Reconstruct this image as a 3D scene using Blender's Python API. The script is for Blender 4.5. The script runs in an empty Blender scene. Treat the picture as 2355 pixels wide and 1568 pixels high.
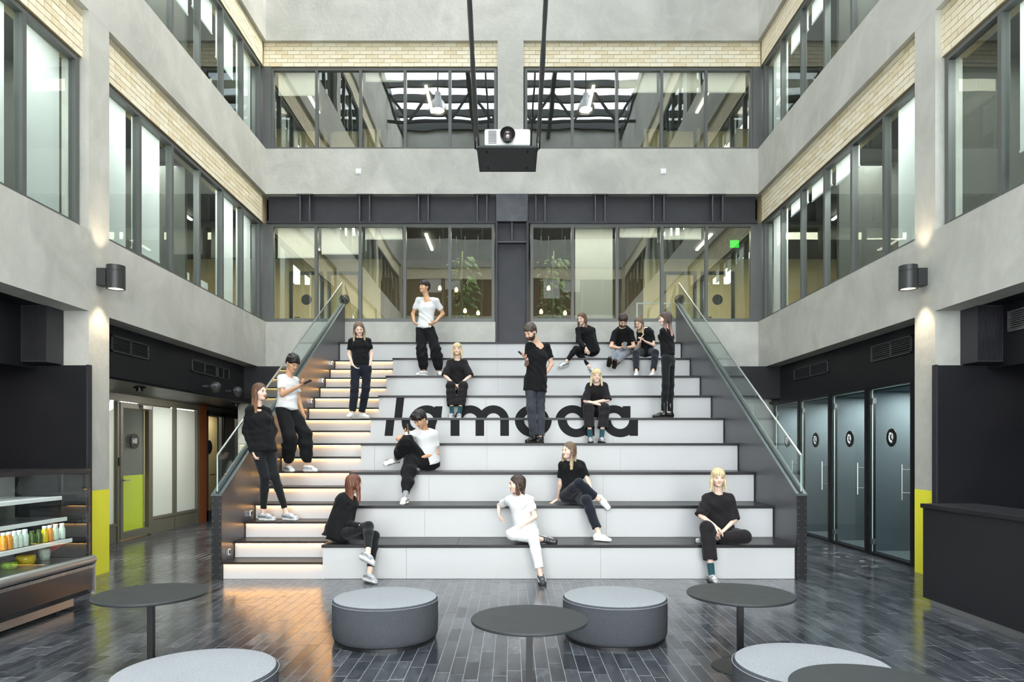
import bpy, math, random
import numpy as np
from mathutils import Vector, Matrix
random.seed(7); np.random.seed(7)
SC = bpy.context.scene
COL = SC.collection
PI = math.pi
# ---------------------------------------------------------------- camera, sky, light, exposure
F_PX, XV, YV, EYE = 1570.0, 1178.0, 1034.0, 1.55
cam = bpy.data.cameras.new('camera'); cam.sensor_width = 36.0; cam.lens = F_PX / 2355 * 36
cam.shift_y = (YV - 784) / 2355.0; cam.clip_start = 0.05; cam.clip_end = 300
cob = bpy.data.objects.new('camera', cam); COL.objects.link(cob)
cob.location = (0, 0, EYE); cob.rotation_euler = (PI / 2, 0, 0); SC.camera = cob

world = bpy.data.worlds.new('sky'); SC.world = world; world.use_nodes = True
wn = world.node_tree; wn.nodes.clear()
wo = wn.nodes.new('ShaderNodeOutputWorld'); wb = wn.nodes.new('ShaderNodeBackground')
wt = wn.nodes.new('ShaderNodeTexCoord'); wz = wn.nodes.new('ShaderNodeTexNoise'); wr = wn.nodes.new('ShaderNodeValToRGB')
wz.inputs['Scale'].default_value = 3.0; wz.inputs['Detail'].default_value = 3
wr.color_ramp.elements[0].position = 0.35; wr.color_ramp.elements[0].color = (0.78, 0.88, 1.0, 1)
wr.color_ramp.elements[1].position = 0.62; wr.color_ramp.elements[1].color = (1.0, 0.985, 0.95, 1)
wn.links.new(wt.outputs['Generated'], wz.inputs['Vector']); wn.links.new(wz.outputs['Fac'], wr.inputs['Fac'])
wn.links.new(wr.outputs['Color'], wb.inputs['Color']); wn.links.new(wb.outputs[0], wo.inputs[0])
wb.inputs['Strength'].default_value = 12.0

sun = bpy.data.lights.new('sun', 'SUN'); sun.energy = 11.5; sun.angle = math.radians(30); sun.color = (1.0, 0.93, 0.82)
so = bpy.data.objects.new('sun', sun); COL.objects.link(so)
so.rotation_euler = Vector((-1.1, 0.30, -1.0)).to_track_quat('-Z', 'Y').to_euler(); so.location = (6, 0, 25)
pl = bpy.data.lights.new('roof_portal', 'AREA'); pl.shape = 'RECTANGLE'; pl.size = 10.2; pl.size_y = 17.4
po = bpy.data.objects.new('roof_portal', pl); COL.objects.link(po); po.location = (0, 5.45, 17.6)
pl.cycles.is_portal = True
p2_ = bpy.data.lights.new('fill_opening_portal', 'AREA'); p2_.shape = 'RECTANGLE'; p2_.size = 10.2; p2_.size_y = 7.0; p2_.cycles.is_portal = True  # samples the unseen front opening added for frontal daylight
po2 = bpy.data.objects.new('fill_opening_portal', p2_); COL.objects.link(po2); po2.location = (0, -3.7, 3.5); po2.rotation_euler = (PI / 2, 0, PI)

vs = SC.view_settings; vs.view_transform = 'Standard'; vs.look = 'None'; vs.gamma = 1; vs.exposure = 0.14; vs.use_curve_mapping = False
cy = SC.cycles; cy.max_bounces = 9; cy.diffuse_bounces = 5; cy.glossy_bounces = 4; cy.transmission_bounces = 5
cy.transparent_max_bounces = 12; cy.sample_clamp_indirect = 6; cy.caustics_reflective = False; cy.caustics_refractive = False
cy.use_denoising = True

def area(name, loc, sx, sy, e, col=(1, 0.95, 0.86), d=(0, 0, -1)):
    a = bpy.data.lights.new(name, 'AREA'); a.shape = 'RECTANGLE'; a.size = sx; a.size_y = sy; a.energy = e; a.color = col
    o = bpy.data.objects.new(name, a); COL.objects.link(o); o.location = loc; o.rotation_euler = Vector(d).to_track_quat('-Z', 'Y').to_euler(); return o
# lamps added behind the glass to brighten blinds, frosted panes, corridors and booths
for s_ in (-1, 1):
    for z_ in (6.33, 9.6): area('office_fill', (s_ * 5.95, 11.4, z_), 0.6, 5.0, 150 if z_ < 7 else 130, (0.96, 1, 0.98)); area('office_fill', (s_ * 5.95, 5.5, z_), 0.6, 5.0, 135, (0.96, 1, 0.98))
for z_, e_ in ((6.24, 190), (9.55, 120)): area('corridor_fill', (0, 14.98, z_), 13.0, 0.5, e_, (1, 0.93, 0.78))
area('office_fill', (-7.5, 11.5, 2.45), 0.8, 5.5, 130); area('passage_fill', (-5.8, 13.0, 2.46), 0.4, 7.0, 160, (1, 0.95, 0.86), (-0.6, 0, -1)); area('corridor_fill', (-6.9, 15.8, 2.4), 0.3, 1.6, 14, (1, 0.86, 0.66))  # added lamps; the passage one is tilted to brighten the left glass front
for y_ in (9.6, 10.78, 11.99, 13.2): area('booth_fill', (5.95, y_, 2.4), 0.5, 0.5, 60)  # added lamp in each booth to lift the dark interior
for s_ in (-1, 1): area('shop_lights', (s_ * 6.6, 5.5, 3.2), 1.5, 3.0, 20)

# ---------------------------------------------------------------- materials
MATS = {}
def lin(c):
    if isinstance(c, (int, float)): c = (c, c, c)
    return tuple(((v / 255) / 12.92 if v / 255 <= 0.04045 else ((v / 255 + 0.055) / 1.055) ** 2.4) for v in c) + (1,)
def mat(name, rgb, rough=0.5, metal=0.0, spec=0.5, var=0.0, nscale=4.0, bump=0.0, bscale=60.0, emit=None, estr=0.0,
        rgb2=None, stretch=None, rvar=0.0, detail=4, coat=0.0, sheen=0.0):
    m = bpy.data.materials.new(name); m.use_nodes = True; nt = m.node_tree; b = nt.nodes['Principled BSDF']
    b.inputs['Roughness'].default_value = rough; b.inputs['Metallic'].default_value = metal
    b.inputs['Specular IOR Level'].default_value = spec; b.inputs['Base Color'].default_value = lin(rgb)
    if coat: b.inputs['Coat Weight'].default_value = coat
    if sheen: b.inputs['Sheen Weight'].default_value = sheen; b.inputs['Sheen Roughness'].default_value = 0.5
    if emit: b.inputs['Emission Color'].default_value = lin(emit); b.inputs['Emission Strength'].default_value = estr
    if var or bump or rgb2 or rvar:
        tc = nt.nodes.new('ShaderNodeTexCoord'); src = tc.outputs['Object']
        if stretch:
            mp = nt.nodes.new('ShaderNodeMapping'); mp.inputs['Scale'].default_value = stretch
            nt.links.new(src, mp.inputs['Vector']); src = mp.outputs[0]
        nz = nt.nodes.new('ShaderNodeTexNoise'); nz.inputs['Scale'].default_value = nscale; nz.inputs['Detail'].default_value = detail
        nz.inputs['Roughness'].default_value = 0.6
        nt.links.new(src, nz.inputs['Vector'])
        if var or rgb2:
            r = nt.nodes.new('ShaderNodeValToRGB'); c = lin(rgb); c2 = lin(rgb2) if rgb2 else tuple(min(1, v * (1 + var)) for v in c[:3]) + (1,)
            c1 = c if rgb2 else tuple(v * (1 - var) for v in c[:3]) + (1,)
            r.color_ramp.elements[0].color = c1; r.color_ramp.elements[1].color = c2
            r.color_ramp.elements[0].position = 0.32; r.color_ramp.elements[1].position = 0.68
            nt.links.new(nz.outputs['Fac'], r.inputs['Fac']); nt.links.new(r.outputs['Color'], b.inputs['Base Color'])
        if rvar:
            mr = nt.nodes.new('ShaderNodeMapRange'); mr.inputs[3].default_value = max(0, rough - rvar); mr.inputs[4].default_value = rough + rvar
            nt.links.new(nz.outputs['Fac'], mr.inputs[0]); nt.links.new(mr.outputs[0], b.inputs['Roughness'])
        if bump:
            n2 = nt.nodes.new('ShaderNodeTexNoise'); n2.inputs['Scale'].default_value = bscale; n2.inputs['Detail'].default_value = 3
            bp = nt.nodes.new('ShaderNodeBump'); bp.inputs['Strength'].default_value = bump; bp.inputs['Distance'].default_value = 0.01
            nt.links.new(src, n2.inputs['Vector']); nt.links.new(n2.outputs['Fac'], bp.inputs['Height']); nt.links.new(bp.outputs[0], b.inputs['Normal'])
    MATS[name] = m; return m
def emat(name, rgb, s):
    m = bpy.data.materials.new(name); m.use_nodes = True; nt = m.node_tree; nt.nodes.clear()
    o = nt.nodes.new('ShaderNodeOutputMaterial'); e = nt.nodes.new('ShaderNodeEmission'); e.inputs[0].default_value = lin(rgb); e.inputs[1].default_value = s
    nt.links.new(e.outputs[0], o.inputs[0]); MATS[name] = m; return m
def glass(name, tint, k=1.0, c=0.0, wav=0.0, haze=0.0, hazecol=(200, 210, 205), rough=0.0):
    """thin architectural pane: straight-through transmission mixed with a mirror reflection by Fresnel"""
    m = bpy.data.materials.new(name); m.use_nodes = True; nt = m.node_tree; nt.nodes.clear(); N = nt.nodes.new; L = nt.links.new
    o = N('ShaderNodeOutputMaterial'); tr = N('ShaderNodeBsdfTransparent'); tr.inputs[0].default_value = lin(tint)
    gl = N('ShaderNodeBsdfGlossy'); gl.inputs['Roughness'].default_value = rough; gl.inputs[0].default_value = (0.95, 1, 0.98, 1)
    ge = N('ShaderNodeNewGeometry'); dt = N('ShaderNodeVectorMath'); dt.operation = 'DOT_PRODUCT'; L(ge.outputs['Normal'], dt.inputs[0]); L(ge.outputs['Incoming'], dt.inputs[1])
    def M(op, a, b=None):
        n = N('ShaderNodeMath'); n.operation = op; n.use_clamp = False
        for i, v in enumerate((a, b)):
            if v is None: continue
            if isinstance(v, (int, float)): n.inputs[i].default_value = v
            else: L(v, n.inputs[i])
        return n.outputs[0]
    fz = M('MULTIPLY_ADD', M('POWER', M('SUBTRACT', 1.0, M('ABSOLUTE', dt.outputs['Value'])), 5.0), 0.95); fz.node.inputs[2].default_value = 0.045
    ma = N('ShaderNodeMath'); ma.operation = 'MULTIPLY_ADD'; ma.use_clamp = True; ma.inputs[1].default_value = k; ma.inputs[2].default_value = c
    L(fz, ma.inputs[0]); mx = N('ShaderNodeMixShader'); L(ma.outputs[0], mx.inputs[0]); 
    base = tr.outputs[0]
    if haze:
        df = N('ShaderNodeBsdfDiffuse'); df.inputs[0].default_value = lin(hazecol); m2 = N('ShaderNodeMixShader'); m2.inputs[0].default_value = haze
        L(tr.outputs[0], m2.inputs[1]); L(df.outputs[0], m2.inputs[2]); base = m2.outputs[0]
    L(base, mx.inputs[1]); L(gl.outputs[0], mx.inputs[2]); L(mx.outputs[0], o.inputs[0])
    if wav:
        tc = N('ShaderNodeTexCoord'); nz = N('ShaderNodeTexNoise'); nz.inputs['Scale'].default_value = 1.3; nz.inputs['Detail'].default_value = 1
        bp = N('ShaderNodeBump'); bp.inputs['Strength'].default_value = wav; bp.inputs['Distance'].default_value = 0.02
        L(tc.outputs['Object'], nz.inputs['Vector']); L(nz.outputs['Fac'], bp.inputs['Height']); L(bp.outputs[0], gl.inputs['Normal'])
    MATS[name] = m; return m

def concrete(name, ca, cb, cc):
    m = bpy.data.materials.new(name); m.use_nodes = True; nt = m.node_tree; N = nt.nodes.new; L = nt.links.new; b = nt.nodes['Principled BSDF']
    b.inputs['Roughness'].default_value = 0.62; b.inputs['Specular IOR Level'].default_value = 0.35
    tc = N('ShaderNodeTexCoord')
    n1 = N('ShaderNodeTexNoise'); n1.inputs['Scale'].default_value = 0.9; n1.inputs['Detail'].default_value = 7; n1.inputs['Roughness'].default_value = 0.62; n1.inputs['Distortion'].default_value = 0.6
    L(tc.outputs['Object'], n1.inputs['Vector'])
    r1 = N('ShaderNodeValToRGB'); r1.color_ramp.elements[0].color = lin(ca); r1.color_ramp.elements[1].color = lin(cb)
    r1.color_ramp.elements[0].position = 0.33; r1.color_ramp.elements[1].position = 0.66; L(n1.outputs['Fac'], r1.inputs['Fac'])
    mp = N('ShaderNodeMapping'); mp.inputs['Scale'].default_value = (1.2, 1.2, 0.8); L(tc.outputs['Object'], mp.inputs['Vector'])
    n2 = N('ShaderNodeTexNoise'); n2.inputs['Scale'].default_value = 2.0; n2.inputs['Detail'].default_value = 6; n2.inputs['Distortion'].default_value = 1.2; L(mp.outputs[0], n2.inputs['Vector'])
    r2 = N('ShaderNodeValToRGB'); r2.color_ramp.elements[0].position = 0.5; r2.color_ramp.elements[1].position = 0.72
    r2.color_ramp.elements[0].color = (0, 0, 0, 1); r2.color_ramp.elements[1].color = (0.35, 0.35, 0.35, 1); L(n2.outputs['Fac'], r2.inputs['Fac'])
    mx = N('ShaderNodeMix'); mx.data_type = 'RGBA'; L(r2.outputs['Color'], mx.inputs[0]); L(r1.outputs['Color'], mx.inputs[6]); mx.inputs[7].default_value = lin(cc)
    L(mx.outputs[2], b.inputs['Base Color'])
    n3 = N('ShaderNodeTexNoise'); n3.inputs['Scale'].default_value = 14; n3.inputs['Detail'].default_value = 6; L(tc.outputs['Object'], n3.inputs['Vector'])
    bp = N('ShaderNodeBump'); bp.inputs['Strength'].default_value = 0.28; bp.inputs['Distance'].default_value = 0.02; L(n3.outputs['Fac'], bp.inputs['Height']); L(bp.outputs[0], b.inputs['Normal'])
    MATS[name] = m; return m

concrete('concrete', (172, 172, 164), (196, 195, 187), (209, 207, 200))
concrete('concrete_dark', (66, 67, 72), (92, 93, 98), (120, 120, 124))
mat('brick', (232, 222, 195), 0.7, var=0.06, nscale=9, bump=0.15, bscale=70)
mat('brick_pale', (236, 229, 205), 0.7, var=0.05, nscale=9, bump=0.15, bscale=70)
mat('brick_tan', (224, 211, 178), 0.7, var=0.08, nscale=9, bump=0.15, bscale=70)
mat('mortar', (168, 152, 116), 0.85, var=0.08, nscale=14)
mat('frame_grey', (98, 100, 98), 0.45, metal=0.3, var=0.04, nscale=3)
mat('frame_dark', (52, 54, 54), 0.4, metal=0.2)
mat('frame_olive', (98, 97, 86), 0.45, metal=0.3)
mat('black_paint', (24, 24, 28), 0.42, spec=0.45, var=0.10, nscale=2.5, rvar=0.08)
mat('black_steel', (44, 44, 50), 0.5, spec=0.5, var=0.16, nscale=3, bump=0.2, bscale=12)
mat('black_matt', (30, 31, 34), 0.5, spec=0.3)
mat('black_void', (15, 15, 17), 0.8, spec=0.1)
mat('steel_edge', (84, 84, 88), 0.5, metal=0.3)
mat('white_laminate', (198, 198, 198), 0.36, spec=0.4, var=0.015, nscale=1.5)
mat('seat_board', (34, 33, 35), 0.34, spec=0.28, var=0.08, nscale=5, rvar=0.05)
mat('side_panel', (70, 70, 76), 0.34, spec=0.6, var=0.05, nscale=2.0, rvar=0.05)
mat('cap_steel', (96, 104, 106), 0.32, metal=0.55, var=0.04)
mat('lettering', (20, 21, 22), 0.6, spec=0.2)
mat('yellow_paint', (252, 245, 70), 0.42, var=0.03, nscale=2)
mat('lime_panel', (190, 205, 20), 0.4)
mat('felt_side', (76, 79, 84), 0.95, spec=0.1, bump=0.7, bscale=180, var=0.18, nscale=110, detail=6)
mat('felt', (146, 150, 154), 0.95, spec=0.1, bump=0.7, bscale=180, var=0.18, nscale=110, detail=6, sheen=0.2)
mat('felt_booth', (92, 106, 112), 0.95, spec=0.1, var=0.05, nscale=3)
mat('table_black', (46, 49, 51), 0.42, spec=0.45, var=0.06, nscale=8, rvar=0.05)
mat('plastic_white', (238, 238, 236), 0.4)
mat('plastic_black', (22, 22, 24), 0.35)
mat('chrome', (200, 200, 202), 0.18, metal=1.0)
mat('steel', (176, 176, 176), 0.32, metal=0.9)
mat('lens', (40, 6, 10), 0.04, spec=1.0, coat=1.0)
def translucent(name, rgb, f=0.5):
    m = bpy.data.materials.new(name); m.use_nodes = True; nt = m.node_tree; nt.nodes.clear(); N = nt.nodes.new; L = nt.links.new
    o = N('ShaderNodeOutputMaterial'); d = N('ShaderNodeBsdfDiffuse'); t = N('ShaderNodeBsdfTranslucent'); x = N('ShaderNodeMixShader')
    d.inputs[0].default_value = lin(rgb); t.inputs[0].default_value = lin(rgb); x.inputs[0].default_value = f
    L(d.outputs[0], x.inputs[1]); L(t.outputs[0], x.inputs[2]); L(x.outputs[0], o.inputs[0]); MATS[name] = m
translucent('blind', (250, 252, 252), 0.5); translucent('frosted', (230, 232, 234), 0.5)
mat('wall_cream', (226, 208, 160), 0.7, var=0.03, nscale=2)
mat('wall_interior', (84, 84, 78), 0.8, var=0.05)
mat('wood_warm', (104, 86, 60), 0.6, var=0.15, nscale=3, stretch=(1, 1, 0.15))
mat('ceiling_dark', (60, 60, 58), 0.8)
mat('brown_panel', (112, 64, 36), 0.45, var=0.05)
mat('carpet', (70, 72, 70), 0.95)
mat('fridge_black', (30, 26, 28), 0.25, coat=0.3)
mat('red', (170, 30, 24), 0.4)
emat('led_warm', (255, 196, 112), 9.0)
emat('led_white', (255, 246, 226), 7.0)
emat('led_amber', (255, 186, 100), 27.0)
emat('led_bulb', (255, 196, 110), 14.0); mat('leaf_dark', (74, 96, 44), 0.6, var=0.3)
emat('exit_green', (40, 220, 60), 1.6)
emat('lamp_disc', (255, 240, 214), 5.0)
glass('glass_window', (232, 242, 236), k=1.15, c=0.01, wav=0.06)
glass('glass_back', (224, 232, 222), k=2.6, c=0.14, wav=0.08)
glass('glass_clear', (240, 246, 244), k=1.0, c=0.0)
glass('glass_rail', (243, 247, 246), k=0.7, c=0.0, haze=0.012, hazecol=(220, 228, 226))
glass('glass_booth', (206, 211, 213), k=1.3, c=0.0)
glass('glass_roof', (190, 193, 197), k=0.6, c=0.0, haze=0.06, hazecol=(200, 210, 225))
glass('glass_fill_opening', (248, 250, 250), k=0.6)
mat('glass_edge', (180, 206, 198), 0.12, spec=0.8)

def slate():
    m = bpy.data.materials.new('slate'); m.use_nodes = True; nt = m.node_tree; N = nt.nodes.new; L = nt.links.new; b = nt.nodes['Principled BSDF']
    geo = N('ShaderNodeNewGeometry'); at = N('ShaderNodeAttribute'); at.attribute_name = 'tint'
    mp = N('ShaderNodeMapping'); mp.inputs['Scale'].default_value = (7, 2.6, 1); L(geo.outputs['Position'], mp.inputs['Vector'])
    nz = N('ShaderNodeTexNoise'); nz.inputs['Scale'].default_value = 1.6; nz.inputs['Detail'].default_value = 7; nz.inputs['Roughness'].default_value = 0.65; nz.inputs['Distortion'].default_value = 1.0
    L(mp.outputs[0], nz.inputs['Vector'])
    ad = N('ShaderNodeMath'); ad.operation = 'ADD'; L(nz.outputs['Fac'], ad.inputs[0]); L(at.outputs['Fac'], ad.inputs[1])
    r = N('ShaderNodeValToRGB'); r.color_ramp.elements[0].position = 0.30; r.color_ramp.elements[0].color = lin((42, 46, 52))
    r.color_ramp.elements[1].position = 0.95; r.color_ramp.elements[1].color = lin((116, 118, 122)); L(ad.outputs[0], r.inputs['Fac'])
    e = r.color_ramp.elements.new(0.6); e.color = lin((74, 77, 82))
    L(r.outputs['Color'], b.inputs['Base Color'])
    mr = N('ShaderNodeMapRange'); mr.inputs[1].default_value = 0.2; mr.inputs[2].default_value = 0.8; mr.inputs[3].default_value = 0.10; mr.inputs[4].default_value = 0.26
    L(nz.outputs['Fac'], mr.inputs[0]); L(mr.outputs[0], b.inputs['Roughness']); b.inputs['Specular IOR Level'].default_value = 0.8
    bp = N('ShaderNodeBump'); bp.inputs['Strength'].default_value = 0.10; bp.inputs['Distance'].default_value = 0.006; L(nz.outputs['Fac'], bp.inputs['Height']); L(bp.outputs[0], b.inputs['Normal'])
    MATS['slate'] = m
slate()
mat('grout', (172, 174, 174), 0.5, var=0.06, nscale=6)

# ---------------------------------------------------------------- mesh helpers
class MB:
    def __init__(s): s.v = []; s.f = []
    def add(s, vs, fs):
        n = len(s.v); s.v += [tuple(p) for p in vs]; s.f += [tuple(i + n for i in f) for f in fs]; return s
    def box(s, x0, x1, y0, y1, z0, z1):
        if x0 > x1: x0, x1 = x1, x0
        if y0 > y1: y0, y1 = y1, y0
        if z0 > z1: z0, z1 = z1, z0
        return s.add([(x0, y0, z0), (x1, y0, z0), (x1, y1, z0), (x0, y1, z0), (x0, y0, z1), (x1, y0, z1), (x1, y1, z1), (x0, y1, z1)],
                     [(0, 3, 2, 1), (4, 5, 6, 7), (0, 1, 5, 4), (1, 2, 6, 5), (2, 3, 7, 6), (3, 0, 4, 7)])
    def prism(s, poly, axis, a0, a1):
        """extrude a 2-D polygon; axis 'x': poly is (y,z); 'y': (x,z); 'z': (x,y)"""
        g = {'x': lambda p, a: (a, p[0], p[1]), 'y': lambda p, a: (p[0], a, p[1]), 'z': lambda p, a: (p[0], p[1], a)}[axis]
        n = len(poly); vs = [g(p, a0) for p in poly] + [g(p, a1) for p in poly]
        fs = [tuple(range(n)), tuple(range(2 * n - 1, n - 1, -1))] + [(i, i + n, (i + 1) % n + n, (i + 1) % n) for i in range(n)]
        return s.add(vs, fs)
    def lathe(s, prof, c=(0, 0, 0), n=32, axis='z'):
        vs = []; m = len(prof)
        for k in range(n):
            a = 2 * PI * k / n
            for r, h in prof:
                p = {'z': (r * math.cos(a), r * math.sin(a), h), 'y': (r * math.cos(a), h, r * math.sin(a)), 'x': (h, r * math.cos(a), r * math.sin(a))}[axis]
                vs.append((p[0] + c[0], p[1] + c[1], p[2] + c[2]))
        fs = []
        for k in range(n):
            k2 = (k + 1) % n
            for j in range(m - 1):
                if prof[j][0] == 0 and prof[j + 1][0] == 0: continue
                fs.append((k * m + j, k2 * m + j, k2 * m + j + 1, k * m + j + 1))
        return s.add(vs, fs)
    def cyl(s, c, r, h, n=20, axis='z'): return s.lathe([(0, 0), (r, 0), (r, h), (0, h)], c, n, axis)
    def tube(s, pts, r, n=8, r2=None):
        pts = [Vector(p) for p in pts]; m = len(pts); vs = []
        for i, p in enumerate(pts):
            d = (pts[min(i + 1, m - 1)] - pts[max(i - 1, 0)]).normalized()
            u = d.cross(Vector((0, 0, 1)) if abs(d.z) < 0.9 else Vector((1, 0, 0))).normalized(); w = d.cross(u)
            rr = r if r2 is None else r + (r2 - r) * i / (m - 1)
            if isinstance(r, (list, tuple)): rr = r[i]
            vs += [p + (u * math.cos(2 * PI * k / n) + w * math.sin(2 * PI * k / n)) * rr for k in range(n)]
        fs = [(i * n + k, i * n + (k + 1) % n, (i + 1) * n + (k + 1) % n, (i + 1) * n + k) for i in range(m - 1) for k in range(n)]
        fs += [tuple(range(n - 1, -1, -1)), tuple((m - 1) * n + k for k in range(n))]
        return s.add(vs, fs)
    def bar(s, a, b, w, h):
        """square bar from a to b"""
        a = Vector(a); b = Vector(b); d = (b - a).normalized(); u = d.cross(Vector((0, 0, 1)) if abs(d.z) < 0.95 else Vector((1, 0, 0))).normalized(); t = u.cross(d)
        q = [u * w / 2 + t * h / 2, -u * w / 2 + t * h / 2, -u * w / 2 - t * h / 2, u * w / 2 - t * h / 2]
        return s.add([a + k for k in q] + [b + k for k in q], [(3, 2, 1, 0), (4, 5, 6, 7), (0, 1, 5, 4), (1, 2, 6, 5), (2, 3, 7, 6), (3, 0, 4, 7)])
OFF = {}
def ofs(p):
    return OFF.get(p.name, Vector((0, 0, 0))) if p else Vector((0, 0, 0))
def obj(name, mb, m, parent=None, smooth=False, **props):
    o = parent; off = ofs(parent)
    me = bpy.data.meshes.new(name)
    me.from_pydata([(v[0] - off.x, v[1] - off.y, v[2] - off.z) for v in mb.v], [], mb.f)
    if m: me.materials.append(MATS[m] if isinstance(m, str) else m)
    if smooth: me.shade_smooth()
    ob = bpy.data.objects.new(name, me); COL.objects.link(ob)
    if parent: ob.parent = parent
    OFF[ob.name] = off.copy()
    for k, v in props.items(): ob[k] = v
    return ob
def fixn(ob):
    import bmesh
    bm = bmesh.new(); bm.from_mesh(ob.data); bmesh.ops.recalc_face_normals(bm, faces=bm.faces); bm.to_mesh(ob.data); bm.free(); return ob
def bev(ob, w=0.004, seg=2, ang=40):
    md = ob.modifiers.new('bevel', 'BEVEL'); md.width = w; md.segments = seg; md.limit_method = 'ANGLE'; md.angle_limit = math.radians(ang); return ob
def thing(name, label, cat, loc=(0, 0, 0), group=None, kind=None):
    o = bpy.data.objects.new(name, None); COL.objects.link(o); o.location = loc; o.empty_display_size = 0.1
    if label: o['label'] = label
    if cat: o['category'] = cat
    if group: o['group'] = group
    if kind: o['kind'] = kind
    OFF[o.name] = Vector(loc); return o
def tag(o, label, cat, group=None):
    o['label'] = label; o['category'] = cat
    if group: o['group'] = group
    return o
def struct(name, mb, m, **k):
    o = obj(name, mb, m, None, **k); o['kind'] = 'structure'; return o
def sgroup(name, loc=(0, 0, 0)):
    return thing(name, None, None, loc, kind='structure')
def P(x, y, Y):
    """a measured picture point at distance Y as a point in the place"""
    return Vector(((x - XV) / F_PX * Y, Y, EYE + (YV - y) / F_PX * Y))
# ================================================================ THE PLACE
WX = 5.12            # inner face of both side walls
YB, YF = 14.2, -3.3  # inner face of back wall, wall behind the camera
ZT = 16.6
LV = [(4.21, 6.29, 6.87), (7.81, 9.56, 10.06), (11.41, 13.16, 13.66)]   # window sill, brick bottom, brick top
BANDS = [(3.23, 4.21), (6.87, 7.81), (10.06, 11.41), (13.66, ZT)]
COLS = [(8.26, 8.68), (2.32, 2.74), (-3.3, -2.9)]

# floor: slate planks with pale joints
g = MB().box(-9, 9, -3.6, 18.5, -0.12, -0.0016); floor = struct('floor', g, 'grout')
TW, TL, JT = 0.0968, 0.385, 0.0028
tiles = []
ncol = int(16.0 / (TW + JT))
for c in range(ncol):
    x0 = -8.0 + c * (TW + JT); y = 3.3 - random.random() * TL
    while y < 18:
        L_ = TL
        if y + L_ > 3.4: tiles.append((x0 + TW / 2, y + L_ / 2))
        y += L_ + 0.0055
def in_stair(x, y): return abs(x) < 3.45 and y > 8.5
tiles = [t for t in tiles if not in_stair(*t)]
view = sorted([t for t in tiles if t[1] > 4.62 and abs(t[0]) < t[1] * 0.745 and not (abs(t[0]) > 4.0 and t[1] < 6.8)], key=lambda t: t[1])[:300]
vset = set(view); rest = [t for t in tiles if t not in vset]
def tile_geo(dz=(0, 0, 0, 0)):
    w, l, b = TW / 2, TL / 2, 0.0012
    return ([(-w, -l, -0.02), (w, -l, -0.02), (w, l, -0.02), (-w, l, -0.02),
             (-w, -l, -0.0010), (w, -l, -0.0010), (w, l, -0.0010), (-w, l, -0.0010),
             (-w + b, -l + b, dz[0]), (w - b, -l + b, dz[1]), (w - b, l - b, dz[2]), (-w + b, l - b, dz[3])],
            [(8, 9, 10, 11), (4, 5, 9, 8), (5, 6, 10, 9), (6, 7, 11, 10), (7, 4, 8, 11), (0, 1, 5, 4), (1, 2, 6, 5), (2, 3, 7, 6), (3, 0, 4, 7)])
def rdz():
    a, b, c = random.gauss(0, 0.00012), max(-0.0007, min(0.0007, random.gauss(0, 0.0004))), abs(random.gauss(0, 0.0002))
    return (c - a - b, c + a - b, c + a + b, c - a + b)
tvar = []
for i in range(24):
    v, f = tile_geo(rdz()); me = bpy.data.meshes.new('floor_tile'); me.from_pydata(v, [], f); me.materials.append(MATS['slate'])
    at = me.attributes.new('tint', 'FLOAT', 'FACE'); tt = random.gauss(0, 0.10); at.data.foreach_set('value', [tt] * len(f)); tvar.append(me)
for t in view:
    o = bpy.data.objects.new('floor_tile', random.choice(tvar)); o.location = (t[0], t[1], 0); o.parent = floor; COL.objects.link(o)
mb = MB(); tint = []
for t in rest:
    v, f = tile_geo(rdz()); mb.add([(a + t[0], b + t[1], c) for a, b, c in v], f); tint += [random.gauss(0, 0.10)] * len(f)
o = obj('slate_tiles', mb, 'slate', floor); o['kind'] = 'stuff'
at = o.data.attributes.new('tint', 'FLOAT', 'FACE'); at.data.foreach_set('value', tint)

# bricks
BL, BH, BP, BR = 0.243, 0.074, 0.252, 0.083
bmesh_ = {}
for ax in 'xy':
    for mname in ('brick', 'brick_pale', 'brick_tan'):
        v = MB()
        d = 0.05
        if ax == 'x': v.box(-BL / 2, BL / 2, 0, d, -BH / 2, BH / 2)
        else: v.box(0, d, -BL / 2, BL / 2, -BH / 2, BH / 2)
        me = bpy.data.meshes.new('brick'); me.from_pydata(v.v, [], v.f); me.materials.append(MATS[mname]); bmesh_[ax, mname] = me
def brick_band(parent, ax, pos, a0, a1, z0, z1, sgn, loose=True):
    """running-bond courses from z0 up to z1; pos = plane of the brick faces"""
    rows = max(1, round((z1 - z0) / BR)); pitch = (z1 - z0) / rows; st = MB()
    for r in range(rows):
        z = z0 + (r + 0.5) * pitch; a = a0 + (0 if r % 2 else -BP / 2)
        while a < a1:
            s0, s1 = max(a, a0), min(a + BL, a1)
            if s1 - s0 > 0.03:
                dd = random.uniform(-0.003, 0.003)
                if loose and s1 - s0 > BL - 0.01:
                    o = bpy.data.objects.new('brick', bmesh_[ax, random.choice(['brick', 'brick', 'brick_pale', 'brick_tan'])]); o.parent = parent; COL.objects.link(o)
                    c = (s0 + s1) / 2
                    o.location = (c, pos + dd, z) if ax == 'x' else (pos + dd if sgn > 0 else pos - 0.05 + dd, c, z)
                else:
                    if ax == 'x': st.box(s0, s1, pos + dd, pos + 0.05, z - BH / 2, z + BH / 2)
                    else: st.box(pos + dd, pos + 0.05 * sgn, s0, s1, z - BH / 2, z + BH / 2)
            a += BP
    if st.f:
        o = obj('brick_pieces', st, 'brick', parent); o['kind'] = 'stuff'
    bk = MB()
    if ax == 'x': bk.box(a0, a1, pos + 0.006 * 1, pos + 0.2, z0, z1)
    else: bk.box(pos + 0.006 * sgn, pos + 0.3 * sgn, a0, a1 + (0.3 if a1 > 14 else 0), z0, z1)
    obj('mortar', bk, 'mortar', parent)

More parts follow.
